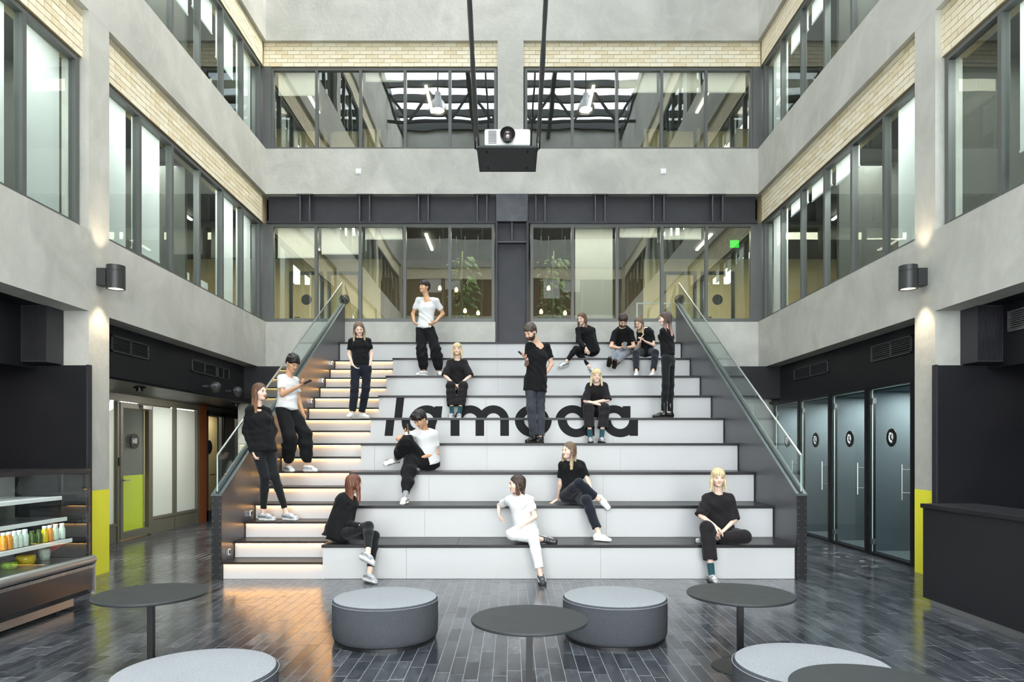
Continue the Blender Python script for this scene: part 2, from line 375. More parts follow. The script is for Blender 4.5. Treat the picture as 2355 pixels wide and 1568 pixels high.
NW = [0]
def window_strip(ax, sgn, pos, edges, z0, z1, blinds, fr='frame_grey', deep=0.10):
    """glazed strip: frame, mullions, a pane between each pair of edges, roller blinds behind (fraction lowered)"""
    NW[0] += 1
    w = sgroup('window_%d' % NW[0])
    def bx(m, a0, a1, d0, d1, q0, q1):
        if ax == 'x': m.box(a0, a1, pos + d0, pos + d1, q0, q1)
        else: m.box(pos + sgn * d0, pos + sgn * d1, a0, a1, q0, q1)
    e0, e1 = min(edges), max(edges); f = MB(); t = 0.06
    bx(f, e0, e1, 0, 0.09, z0, z0 + t); bx(f, e0, e1, 0, 0.09, z1 - t, z1)
    bx(f, e0, e0 + t, 0.001, 0.09, z0 + t, z1 - t); bx(f, e1 - t, e1, 0.001, 0.09, z0 + t, z1 - t)
    bx(f, e0 + t, e1 - t, 0.02, 0.09, z0 + t, z0 + t + 0.025)
    obj('frame', f, fr, w)
    es = sorted(edges)
    for e in es[1:-1]:
        m = MB(); bx(m, e - 0.03, e + 0.03, 0.002, 0.10, z0 + t, z1 - t); obj('mullion', m, fr, w)
    for i in range(len(es) - 1):
        a0 = es[i] + (t if i == 0 else 0.03); a1 = es[i + 1] - (t if i == len(es) - 2 else 0.03)
        m = MB()
        if ax == 'x': m.add([(a0, pos + 0.045, z0 + t), (a1, pos + 0.045, z0 + t), (a1, pos + 0.045, z1 - t), (a0, pos + 0.045, z1 - t)], [(0, 1, 2, 3)])
        else:
            X = pos + sgn * 0.045; m.add([(X, a0, z0 + t), (X, a1, z0 + t), (X, a1, z1 - t), (X, a0, z1 - t)], [(0, 1, 2, 3)])
        obj('pane', m, 'glass_window' if ax == 'y' else 'glass_back', w)
        b = blinds[i] if i < len(blinds) else 0
        if b:
            lo = z1 - 0.02 - (z1 - z0 - 0.10) * b; m = MB()
            
            if ax == 'x': m.add([(a0 + 0.04, pos + 0.172, lo), (a1 - 0.04, pos + 0.172, lo), (a1 - 0.04, pos + 0.172, z1), (a0 + 0.04, pos + 0.172, z1)], [(0, 1, 2, 3)])
            else: X_ = pos + sgn * 0.172; m.add([(X_, a0 + 0.04, lo), (X_, a1 - 0.04, lo), (X_, a1 - 0.04, z1), (X_, a0 + 0.04, z1)], [(0, 1, 2, 3)])
            bx(m, a0 + 0.04, a1 - 0.04, 0.163, 0.182, lo - 0.025, lo)
            bb = obj('roller_blind', m, 'blind', w)
    return w

def side_edges(y0, y1):
    n = max(1, round((y1 - y0) / 0.92)); return [y0 + (y1 - y0) * i / n for i in range(n + 1)]
def build_side(s, nm):
    X0 = s * WX; m = MB()
    for a, b in BANDS: m.box(X0, X0 + s * 0.33, YF, YB + 0.35, a, b)
    wl = struct('wall_' + nm, m, 'concrete')
    for i, (a, b) in enumerate(COLS):
        c = MB().box(X0 + s * 0.001, X0 + s * 0.331, a, b, 1.05, ZT); obj('column', c, 'concrete', wl)
        c = MB().box(X0, X0 + s * 0.332, a - 0.001, b + 0.001, 0.0, 1.05); obj('yellow_base', c, 'yellow_paint', wl)
    segs = [(8.68, YB), (2.74, 8.26), (-2.9, 2.32)]
    for li, (zs, zb, zt) in enumerate(LV):
        for si, (a, b) in enumerate(segs):
            vis = (li == 0 and si < 2) or (li == 1 and si == 0)
            p = wl
            aa, bb = (max(a, 6.7), b) if (si == 1) else (a, b)
            if vis:
                brick_band(p, 'y', X0 + s * 0.075, aa, bb, zb, zt, s, loose=not (li == 1))
                if aa > a: brick_band(p, 'y', X0 + s * 0.075, a, aa, zb, zt, s, loose=False)
            else: obj('brick_course', MB().box(X0 + s * 0.075, X0 + s * 0.2, a, b + (0.3 if b > 14 else 0), zb, zt), 'brick', p)
            if s < 0:
                bl = {(0, 0): [0.97, 0.93, 0.0, 0.0, 1, 1], (0, 1): [0, 0, 0.6, 0.97, 0.97, 0.97], (1, 0): [0, 0, 0.45, 0.3, 0.5, 0.85]}.get((li, si), [0.4, 0, 0, 0.6, 0.2, 0])
            else:
                bl = {(0, 0): [0.98, 0, 0.15, 0.12, 0.1, 0.95], (0, 1): [0, 0, 0.5, 0.8, 0.78, 0.0], (1, 0): [0, 0.3, 0.25, 0.2, 0.2, 0.9]}.get((li, si), [0.2, 0, 0.5, 0, 0.3, 0])
            window_strip('y', s, X0 + s * 0.10, side_edges(a + 0.002, b - 0.03), zs, zb - 0.01, bl)
    # rooms behind the windows
    for li, (zs, zb, zt) in enumerate(LV[:2]):
        r = MB(); x1 = X0 + s * 0.34; x2 = X0 + s * 3.2; zf, zc = zs - 0.35, zb + 0.1
        r.box(x1, x2, YF, YB + 0.2, zf - 0.1, zf); r.box(x1, x2, YF, YB + 0.2, zc, zc + 0.1)
        struct('ceiling_room', r, 'ceiling_dark')
        struct('wall_room', MB().box(x2, x2 + s * 0.1, YF, YB + 0.2, zf, zc), 'wall_interior')
        for yy in (8.45, 11.5, 2.5): struct('wall_room', MB().box(x1 + s * 0.05, x2, yy, yy + 0.08, zf, zc), 'wall_interior')
    for yy in (9.3, 10.6, 12.2, 13.3):
        o = obj('linear_lamp', MB().box(X0 + s * 1.5, X0 + s * 1.55, yy, yy + 0.85, 6.30, 6.33), 'led_white'); o['kind'] = 'structure'
build_side(-1, 'left'); build_side(1, 'right')

# back wall ------------------------------------------------------------------
m = MB(); CXL, CXR = -0.30, 0.24
m.box(-WX, WX, YB, YB + 0.35, 6.87, 7.81); m.box(-WX, WX, YB, YB + 0.35, 10.06, 11.41); m.box(-WX, WX, YB, YB + 0.35, 13.66, ZT)
m.box(CXL, CXR, YB + 0.001, YB + 0.35, 7.81, 10.06); m.box(CXL, CXR, YB, YB + 0.35, 11.41, 13.66)
m.box(-WX, -0.335, YB, YB + 0.35, 3.23, 4.21); m.box(0.335, WX, YB, YB + 0.35, 3.23, 4.21)
wb_ = struct('wall_back', m, 'concrete')
for a, b in ((-WX - 0.072, CXL), (CXR, WX + 0.072)):
    brick_band(wb_, 'x', YB + 0.075, a, b, 9.56, 10.06, 1)
    obj('brick_course', MB().box(a, b, YB + 0.075, YB + 0.2, 13.16, 13.66), 'brick', wb_)
pxs = [617, 725, 827, 930, 1034, 1143]; exL = [(p - XV) / 110.57 for p in pxs]; exL[0] = -WX + 0.07
pxs = [1207, 1318, 1421, 1525, 1628, 1735]; exR = [(p - XV) / 110.57 for p in pxs]; exR[-1] = WX - 0.07
window_strip('x', 1, YB + 0.10, exL, 7.81, 9.555, [0.28, 0.0, 0.10, 0.0, 0.0])
window_strip('x', 1, YB + 0.10, exR, 7.81, 9.555, [0.0, 0, 0.24, 0.24, 0.24])
exL[-1] = -0.365; exR[0] = 0.385
window_strip('x', 1, YB + 0.06, exL, 4.21, 6.27, [0.32, 0.28, 0.12, 0.0, 0.0])
window_strip('x', 1, YB + 0.06, exR, 4.21, 6.27, [0, 1, 0.10, 0.12, 0.0])
for a, b in ((-WX + 0.07, CXL), (CXR, WX - 0.07)):
    window_strip('x', 1, YB + 0.10, [a + (b - a) * i / 5 for i in range(6)], 11.41, 13.15, [0, 0.4, 0, 0.3, 0])
# small reveals between window strips and side walls
m = MB()
for s in (-1, 1):
    for a, b in ((4.21, 6.29), (7.81, 9.56), (11.41, 13.16)): m.box(s * (WX - 0.08), s * (WX + 0.33), YB + 0.08, YB + 0.3, a, b)
struct('trim_1', m, 'frame_grey')

# black steel girder with paired stiffeners between the floors, black centre column
gir = sgroup('trim_2')
m = MB()
for a, b in ((-WX, -0.34), (0.34, WX)):
    m.box(a, b, YB + 0.16, YB + 0.3, 6.31, 6.87); m.box(a, b, YB + 0.02, YB + 0.16, 6.27, 6.31)
obj('girder_web', m, 'black_steel', gir)
for px in (690, 712, 827, 850, 963, 985, 1098, 1120, 1233, 1254, 1370, 1392, 1504, 1528, 1640, 1663):
    x = (px - XV) / 110.57; m = MB().box(x - 0.012, x + 0.012, YB + 0.015, YB + 0.16, 6.31, 6.86); obj('stiffener_plate', m, 'steel_edge', gir)
for px in (701, 838, 974, 1109, 1243, 1381, 1516, 1651):
    x = (px - XV) / 110.57; m = MB().box(x - 0.17, x + 0.17, YB - 0.012, YB + 0.05, 6.852, 6.872); obj('bearing_plate', m, 'steel_edge', gir)
m = MB().box(-0.33, 0.33, YB - 0.01, YB + 0.3, 6.30, 6.87); obj('column_head', m, 'concrete_dark', gir)
m = MB().box(-0.335, 0.335, YB + 0.14, YB + 0.2, 3.23, 6.30); obj('column_web', m, 'black_steel', gir)
m = MB().box(-0.345, -0.30, YB, YB + 0.15, 3.23, 6.30).box(0.30, 0.345, YB, YB + 0.15, 3.23, 6.30); obj('column_flange', m, 'black_steel', gir)
m = MB().box(-0.30, 0.30, YB + 0.02, YB + 0.14, 5.865, 5.89).box(-0.012, 0.012, YB + 0.02, YB + 0.14, 5.89, 6.30); obj('column_plate', m, 'steel_edge', gir)

# black underside zone below the first floor and the ground-floor walls behind
for s in (-1, 1):
    for q in ((s * 5.40, s * 5.52, 8.68, YB + 0.1, 2.52, 3.30), (s * 5.72, s * 5.8, YF, 8.26, 2.52, 3.4), (s * 5.40, s * 8.2, 8.3, 17.6, 2.50, 2.53), (s * 5.2, s * 8.2, YF, 8.2, 3.24, 3.3)):
        struct('ceiling', MB().box(*q), 'black_paint')
struct('ceiling', MB().box(-5.5, 5.5, 13.75, 13.85, 2.58, 3.23), 'black_paint')
m = MB(); m.box(-5.70, 5.60, YB + 0.0, YB + 0.3, 0, 2.6); struct('wall_ground', m, 'concrete')
struct('wall_corridor', MB().box(-8.5, 8.5, 17.5, 17.6, 0, 3.9).box(5.7, 8.5, 14.3, 14.4, 0, 2.6).box(-8.3, -8.2, 8.3, 17.6, 0, 3.9).box(8.2, 8.3, 8.3, 17.6, 0, 3.9), 'black_matt')
ew = MB()
for s in (-1, 1):
    ew.box(s * 8.3, s * 8.4, YF - 0.2, 17.4, 3.3, 16.7)
    ew.box(s * 5.12, s * 8.4, YF - 0.3, YF - 0.2, 0, 16.7)
ew.box(-8.4, 8.4, 17.3, 17.4, 3.3, 16.7).box(-8.4, -5.45, 8, 17.4, 16.5, 16.6).box(5.45, 8.4, 8, 17.4, 16.5, 16.6)
ew.box(-8.4, -5.45, YF, 8, 16.5, 16.6).box(5.45, 8.4, YF, 8, 16.5, 16.6).box(-8.4, 8.4, YB + 0.36, 17.4, 16.5, 16.6)
struct('wall_outer', ew, 'wall_interior')

# opposite facade behind the camera (upper part seen mirrored in the glass)
m = MB()
for a, b in BANDS[1:]: m.box(-WX, WX, YF - 0.3, YF, a, b)
m.box(-0.3, 0.3, YF - 0.3, YF + 0.001, 7, ZT).box(-0.15, 0.15, YF - 0.2, YF, 0, 7)
wf = struct('wall_front', m, 'concrete')
for zs, zb, zt in LV[1:]:
    obj('brick_course', MB().box(-WX, WX, YF - 0.25, YF - 0.075, zb, zt), 'brick', wf)
    obj('window_glass', MB().box(-WX, WX, YF - 0.2, YF - 0.12, zs, zb), 'fridge_black', wf)
    f = MB()
    for i in range(12):
        x = -WX + 2 * WX * i / 11; f.box(x - 0.03, x + 0.03, YF - 0.12, YF - 0.06, zs, zb)
    obj('window_mullions', f, 'frame_grey', wf)
    bl = MB()
    for i in (1, 2, 5, 7, 8): x = -WX + 2 * WX * i / 11; bl.box(x + 0.08, x + 0.85, YF - 0.119, YF - 0.11, zb - random.uniform(0.4, 1.2), zb)
    obj('blinds', bl, 'blind', wf)
eg = MB().add([(-WX, YF - 0.1, 0), (WX, YF - 0.1, 0), (WX, YF - 0.1, 6.87), (-WX, YF - 0.1, 6.87)], [(0, 1, 2, 3)]); obj('fill_opening_pane', eg, 'glass_fill_opening', wf)  # unseen glazed opening, added so daylight fills the stairs from the front
eg = MB()
for k in range(9): x = -WX + k * WX / 4; eg.box(x - 0.04, x + 0.04, YF - 0.16, YF - 0.04, 0, 6.87)
for z in (2.6, 4.7): eg.box(-WX, WX, YF - 0.15, YF - 0.05, z - 0.04, z + 0.04)
obj('fill_opening_mullions', eg, 'frame_grey', wf)
struct('floor_street', MB().box(-60, 60, -60, -3.62, -0.14, -0.01), 'grout')

# skylight roof with steel trusses
rf = sgroup('ceiling_skylight')
for i in range(15):
    y = YF + 0.1 + i * 1.24; obj('roof_beam', MB().box(-WX, WX, y - 0.07, y + 0.07, ZT - 0.1, ZT + 0.18), 'frame_dark', rf)
for x in (-WX, -1.7, 1.7, WX): obj('roof_rafter', MB().box(x - 0.08, x + 0.08, YF, YB, ZT - 0.5, ZT - 0.1), 'frame_dark', rf)
for y in (0.5, 5.5, 10.5):
    t = MB()
    for k in range(6):
        x0 = -WX + k * 1.707; t.bar((x0, y, ZT - 0.3), (x0 + 0.853, y, ZT - 1.5), 0.09, 0.09); t.bar((x0 + 0.853, y, ZT - 1.5), (x0 + 1.707, y, ZT - 0.3), 0.09, 0.09)
    t.bar((-WX, y, ZT - 1.5), (WX, y, ZT - 1.5), 0.1, 0.1); obj('roof_truss', t, 'frame_dark', rf)
for i in range(14):
    y = YF + 0.1 + i * 1.24
    m = MB().add([(-WX, y, ZT + 0.1), (WX, y, ZT + 0.1), (WX, y + 1.24, ZT + 0.1), (-WX, y + 1.24, ZT + 0.1)], [(0, 1, 2, 3)]); obj('roof_pane', m, 'glass_roof', rf)

# corridor rooms behind the back windows
for li, (zs, zb, zt) in enumerate(LV[:2]):
    zf, zc = zs - 0.35, zb + 0.05; y1, y2 = YB + 0.36, 17.2
    struct('ceiling_room', MB().box(-8.3, 8.3, y1 - 0.2, y2, zf - 0.1, zf).box(-8.3, 8.3, y1, y2, zc, zc + 0.1), 'wall_interior')
    struct('wall_room', MB().box(-8.3, 8.3, y2, y2 + 0.1, zf, zc), 'wood_warm' if li == 0 else 'wall_interior')
    for s in (-1, 1):
        struct('wall_room', MB().box(s * 3.3, s * 8.3, y2 - 0.05, y2, zf, zc), 'wall_cream')
        for k, x in enumerate((4.2, 5.15)):
            d = sgroup('door_room'); xx = s * x
            obj('door_frame', MB().box(xx - 0.42, xx - 0.34, y2 - 0.12, y2 - 0.04, zf, zf + 2.15).box(xx + 0.34, xx + 0.42, y2 - 0.12, y2 - 0.04, zf, zf + 2.15).box(xx - 0.34, xx + 0.34, y2 - 0.12, y2 - 0.04, zf + 2.07, zf + 2.15), 'frame_dark', d)
            obj('door_leaf', MB().box(xx - 0.34, xx + 0.34, y2 - 0.09, y2 - 0.055, zf, zf + 2.07), 'wall_cream', d)
            obj('door_handle', MB().tube([(xx - 0.28, y2 - 0.13, zf + 1.0), (xx - 0.16, y2 - 0.13, zf + 1.0)], 0.012), 'frame_dark', d)
            obj('door_sign', MB().cyl((xx, y2 - 0.10, zf + 1.45), 0.13, 0.01, 24, 'y'), 'black_matt', d)
    for x in (-4.6, -1.9, 1.8, 4.4): 
        o = obj('linear_lamp', MB().box(x - 0.03, x + 0.03, y1 + 0.5, y1 + 1.7, zc - 0.05, zc - 0.02), 'led_white'); o['kind'] = 'structure'

# pendant lamps high in the atrium (seen mirrored in the upper windows), monitors and a lit exit sign behind the glass
for i, x in enumerate((-2.58, 2.56)):
    t = thing('pendant_lamp', 'industrial bell pendant lamp mirrored in the upper back windows, %s one' % ('left', 'right')[i], 'lamp', (x, 5.0, 13.3), 'bell pendant lamps high in the atrium')
    obj('lamp_shade', MB().lathe([(0.30, 0.0), (0.29, 0.12), (0.20, 0.32), (0.11, 0.42), (0.09, 0.62), (0.0, 0.62)], (x, 5.0, 13.3), 24), 'steel', t, smooth=True)
    obj('bulb', MB().lathe([(0, 0.02), (0.22, 0.02), (0.22, 0.04), (0, 0.04)], (x, 5.0, 13.3), 20), 'led_white', t)
    obj('cord', MB().tube([(x, 5.0, 13.9), (x, 5.0, ZT - 0.1)], 0.02), 'plastic_black', t)
for i, y in enumerate((12.0, 12.75)):
    t = thing('monitor', ['white back of a desktop monitor behind the left first floor window, nearer one', 'white back of a desktop monitor behind the left first floor window, farther one'][i], 'monitor', (-5.8, y, 4.2))
    obj('monitor_case', MB().box(-5.80, -5.83, y - 0.27, y + 0.27, 4.36, 4.72), 'plastic_white', t); obj('stand', MB().box(-5.85, -5.95, y - 0.06, y + 0.06, 4.20, 4.40).box(-5.78, -6.0, y - 0.1, y + 0.1, 4.195, 4.205), 'steel', t)
t = thing('office_desk', 'white desk top behind the left first floor window under the monitors', 'desk', (-6.1, 12.3, 3.861)); obj('desk_top', MB().box(-5.6, -6.5, 11.65, 13.2, 4.16, 4.195), 'plastic_white', t)
for y in (11.7, 13.15): obj('leg', MB().box(-5.65, -5.7, y - 0.02, y + 0.02, 3.861, 4.16), 'steel', t); obj('leg', MB().box(-6.4, -6.45, y - 0.02, y + 0.02, 3.861, 4.16), 'steel', t)
c = P(1690, 560, 15.6); t = thing('exit_sign', 'green lit exit sign behind the right end of the back window', 'sign', (c.x, 15.6, c.z))
obj('sign_plate', MB().box(c.x - 0.10, c.x + 0.10, 15.6, 15.62, c.z - 0.09, c.z + 0.09), 'exit_green', t); obj('sign_rod', MB().box(c.x - 0.01, c.x + 0.01, 15.6, 15.61, c.z + 0.09, 6.3), 'frame_dark', t)

FLAB = ['just right of the standing man in white', 'upper one by the left plant', 'lower one nearest below the left plant', 'upper one right of the black column', 'lower one next to the black column', 'lowest one right beside the left window edge', 'lower one furthest to the right']
for i, (px, py) in enumerate(((1012, 668), (1050, 672), (1070, 720), (1262, 668), (1245, 722), (1100, 725), (1300, 725))):
    c = P(px, py, 15.0); t = thing('filament_lamp', 'warm filament bulb behind the lower back window, ' + FLAB[i], 'lamp', (c.x, c.y, c.z), 'warm filament bulbs behind the lower back windows')
    obj('bulb', MB().lathe([(0, 0), (0.035, 0.015), (0.04, 0.05), (0.02, 0.10), (0, 0.11)], (c.x, c.y, c.z), 12), 'led_bulb', t, smooth=True)
    obj('cord', MB().tube([(c.x, c.y, c.z + 0.11), (c.x, c.y, 6.30)], 0.004, 5), 'plastic_black', t)
for i, px in enumerate((1062, 1272)):
    c = P(px, 640, 15.4); t = thing('tall_plant', 'slim green plant behind the lower back window, %s of the black column' % ('left', 'right')[i], 'plant', (c.x, c.y, 3.87))
    obj('stem', MB().tube([(c.x + 0.02 * math.sin(k), c.y, 3.87 + k * 0.27) for k in range(9)], 0.018, 6), 'leaf_dark', t, smooth=True)
    m = MB()
    for k in range(150):
        z = random.uniform(4.5, 5.9); a = random.uniform(0, 2 * PI); r = random.uniform(0.03, 0.32); L_ = random.uniform(0.10, 0.2); x, y = c.x + r * math.cos(a), c.y + r * math.sin(a) * 0.6
        m.add([(x, y, z), (x + L_ * 0.5 * math.cos(a) + 0.02, y + 0.02, z + 0.02), (x + L_ * math.cos(a), y + L_ * 0.5 * math.sin(a), z - 0.10), (x + L_ * 0.5 * math.cos(a) - 0.02, y - 0.02, z - 0.03)], [(0, 1, 2, 3)])
    o = obj('foliage', m, 'leaf_dark', t); o['kind'] = 'stuff'
a = P(1464, 699, 14.75); b = P(1545, 699, 14.75); t = thing('display_stand', 'white metal stand frame behind the right lower back window', 'stand', (a.x, 14.75, 3.87))
for q in ((a.x, a.x + 0.03, 3.87, a.z), (b.x - 0.03, b.x, 3.87, b.z)): obj('post', MB().box(q[0], q[1], 14.74, 14.77, q[2], q[3]), 'plastic_white', t)
obj('top_rail', MB().box(a.x, b.x, 14.74, 14.77, a.z, a.z + 0.03), 'plastic_white', t)
# ================================================================ GROUND FLOOR, LEFT: glazed corridor front with office door
GX = -6.66
gl = sgroup('wall_glazed')
def yz_pane(X, y0, y1, z0, z1): return MB().add([(X, y0, z0), (X, y1, z0), (X, y1, z1), (X, y0, z1)], [(0, 1, 2, 3)])
m = MB().box(GX - 0.04, GX + 0.03, 8.3, 17.4, 2.38, 2.5); obj('header', m, 'frame_olive', gl)
for y in (9.62, 10.55, 11.50, 12.56, 13.46, 14.42):
    obj('mullion', MB().box(GX - 0.03, GX + 0.035, y - 0.035, y + 0.035, 0.0, 2.38), 'frame_olive', gl)
for a, b in ((9.66, 10.51), (10.59, 11.46), (12.60, 13.42), (13.50, 14.38)):
    obj('base_panel', MB().box(GX - 0.02, GX + 0.02, a, b, 0.0, 0.26), 'frame_olive', gl)
    obj('rail', MB().box(GX - 0.03, GX + 0.035, a, b, 0.26, 0.31), 'frame_olive', gl)
    obj('frosted_film', MB().box(GX - 0.03, GX - 0.022, a, b, 0.31, 2.36), 'frosted', gl)
    obj('pane', yz_pane(GX + 0.0, a, b, 0.31, 2.38), 'glass_clear', gl)
obj('end_panel', MB().box(GX - 0.05, GX + 0.04, 14.46, 14.80, 0, 2.5), 'brown_panel', gl)
d = sgroup('door_1')
m = MB().box(GX - 0.03, GX + 0.045, 11.535, 11.62, 0.02, 2.36).box(GX - 0.03, GX + 0.045, 12.44, 12.525, 0.02, 2.36).box(GX - 0.03, GX + 0.045, 11.62, 12.44, 2.27, 2.36).box(GX - 0.03, GX + 0.045, 11.62, 12.44, 0.02, 0.14)
obj('door_frame', m, 'frame_olive', d)
obj('pane', yz_pane(GX + 0.01, 11.62, 12.44, 0.14, 2.27), 'glass_clear', d)
obj('lime_lower_panel', MB().box(GX - 0.10, GX - 0.05, 11.62, 12.44, 0.14, 1.10), 'lime_panel', d)
obj('grey_upper_panel', MB().box(GX - 0.10, GX - 0.05, 11.62, 12.44, 1.10, 2.27), 'wall_interior', d)
obj('door_sign', MB().cyl((GX + 0.014, 12.02, 1.70), 0.135, 0.006, 28, 'x'), 'plastic_black', d)
t = MB(); X = GX + 0.021
def stroke(t, a, b, w=0.012):
    a = Vector(a); b = Vector(b); dd = (b - a).normalized(); n = Vector((0, -dd[2] if len(dd) > 2 else 0, 0))
    t.bar((X, a[0], a[1]), (X, b[0], b[1]), 0.004, w) if False else None
for y0, z0, y1, z1 in ((11.955, 1.66, 11.967, 1.75), (12.003, 1.66, 12.015, 1.75), (11.967, 1.699, 12.003, 1.711), (12.033, 1.66, 12.045, 1.75), (12.045, 1.738, 12.075, 1.75), (12.045, 1.696, 12.075, 1.708), (12.073, 1.70, 12.085, 1.746)):
    t.box(X, X + 0.003, y0, y1, z0, z1)
t.prism([(12.060, 1.700), (12.074, 1.700), (12.090, 1.66), (12.075, 1.66)], 'x', X, X + 0.003)
obj('sign_letters_hr', t, 'plastic_white', d)
obj('door_handle', MB().tube([(GX + 0.05, 11.58, 1.03), (GX + 0.10, 11.58, 1.03), (GX + 0.10, 11.72, 1.03)], 0.011), 'steel', d)
obj('door_closer', MB().box(GX + 0.04, GX + 0.10, 12.15, 12.44, 2.28, 2.34).bar((GX + 0.07, 12.2, 2.35), (GX + 0.12, 11.85, 2.37), 0.015, 0.015), 'steel', d)
obj('card_reader', MB().box(GX + 0.035, GX + 0.06, 11.48, 11.53, 1.28, 1.42), 'plastic_black', d)
for n, (a, b) in enumerate(((14.84, 15.62), (15.68, 16.52))):
    d = sgroup('door_%d' % (n + 2))
    m = MB().box(GX - 0.03, GX + 0.04, a, a + 0.05, 0, 2.4).box(GX - 0.03, GX + 0.04, b - 0.05, b, 0, 2.4).box(GX - 0.03, GX + 0.04, a, b, 2.3, 2.4).box(GX - 0.03, GX + 0.04, a, b, 0, 0.22)
    obj('door_frame', m, 'frame_dark', d); obj('pane', yz_pane(GX, a + 0.05, b - 0.05, 0.22, 2.3), 'glass_clear', d)
    obj('door_leaf', MB().box(GX - 0.62, GX - 0.60, a - 0.3, b + 0.3, 0, 2.35), 'wall_cream', d)
    obj('door_seam', MB().box(GX - 0.60, GX - 0.597, (a + b) / 2, (a + b) / 2 + 0.012, 0, 2.3), 'frame_dark', d)
    if n == 1: obj('door_sign', MB().cyl((GX - 0.598, 16.35, 1.62), 0.16, 0.01, 24, 'x'), 'plastic_black', d)
    obj('door_handle', MB().tube([(GX + 0.04, a + 0.12, 1.0), (GX + 0.09, a + 0.12, 1.0), (GX + 0.09, a + 0.26, 1.0)], 0.012), 'frame_dark', d)
o = obj('wall_screen', MB().box(GX - 0.57, GX - 0.55, 14.95, 15.35, 0.95, 1.30), 'plastic_black'); tag(o, 'small black screen on the cream wall behind the far left corridor door', 'screen')
m = MB().box(GX - 0.35, GX - 0.33, 15.0, 15.4, 2.2, 2.27); o = obj('exit_sign', m, 'exit_green'); tag(o, 'thin green lit exit sign above the far door of the left corridor', 'sign')
struct('wall_office', MB().box(-8.2, -8.1, 8.3, 17.4, 0, 2.5), 'wall_cream')
for y in (10.0, 12.9, 15.2): o = obj('linear_lamp', MB().box(-7.6, -7.5, y, y + 0.9, 2.46, 2.49), 'led_white'); o['kind'] = 'structure'
for i, (y, z) in enumerate(((10.3, 2.49), (13.9, 2.49))):
    t = thing('ceiling_sensor', ['small black spotlight under the left soffit nearer the yellow column', 'small black spotlight under the left soffit nearer the stairs'][i], 'spotlight', (-5.62, y, 2.49))
    obj('housing', MB().cyl((-5.62, y, 2.43), 0.05, 0.06, 14), 'plastic_black', t); obj('bracket', MB().box(-5.7, -5.54, y - 0.02, y + 0.02, 2.475, 2.5), 'plastic_black', t)

# grilles on the black fascias
def grille(s, y0, y1, z0, z1, label):
    X = s * 5.395; t = thing('air_grille', label, 'vent', (X, (y0 + y1) / 2, z0), 'air grilles in the black fascias')
    a, b = X - s * 0.0, X - s * 0.018
    f = MB().box(a, b, y0, y1, z0, z0 + 0.018).box(a, b, y0, y1, z1 - 0.018, z1).box(a, b, y0, y0 + 0.018, z0, z1).box(a, b, y1 - 0.018, y1, z0, z1).box(a, b, (y0 + y1) / 2 - 0.01, (y0 + y1) / 2 + 0.01, z0, z1)
    obj('grille_frame', f, 'steel_edge', t)
    for k in range(7):
        z = z0 + 0.03 + k * (z1 - z0 - 0.05) / 6.5
        obj('slat', MB().box(a - s * 0.001, X - s * 0.012, y0 + 0.018, y1 - 0.018, z, z + 0.010), 'black_steel' if s < 0 else 'steel_edge', t)
grille(-1, 9.18, 10.12, 2.88, 3.10, 'black air grille on the left fascia beside the column lamp')
grille(-1, 11.5, 12.45, 2.87, 3.08, 'black air grille above the two horn speakers on the left fascia')
grille(-1, 12.5, 13.0, 2.87, 3.08, 'small black air grille at the far end of the left fascia')
grille(1, 9.2, 10.24, 2.86, 3.10, 'black air grille on the right fascia next to the right column')
grille(1, 11.65, 13.04, 2.87, 3.08, 'black air grille on the right fascia over the far phone booths')
for i, y in enumerate((12.0, 12.95)):
    t = thing('horn_speaker', ['grey horn loudspeaker on the left black fascia, nearer one', 'grey horn loudspeaker on the left black fascia, farther one'][i], 'speaker', (-5.3, y, 2.66), 'horn speakers under the left balcony')
    obj('horn', MB().lathe([(0.02, -0.12), (0.035, -0.02), (0.06, 0.05), (0.10, 0.12), (0.09, 0.12), (0.02, -0.05)], (-5.26, y, 2.66), 16, 'y'), 'steel_edge', t, smooth=True)
    obj('bracket', MB().box(-5.40, -5.28, y - 0.10, y - 0.06, 2.64, 2.68), 'black_steel', t)

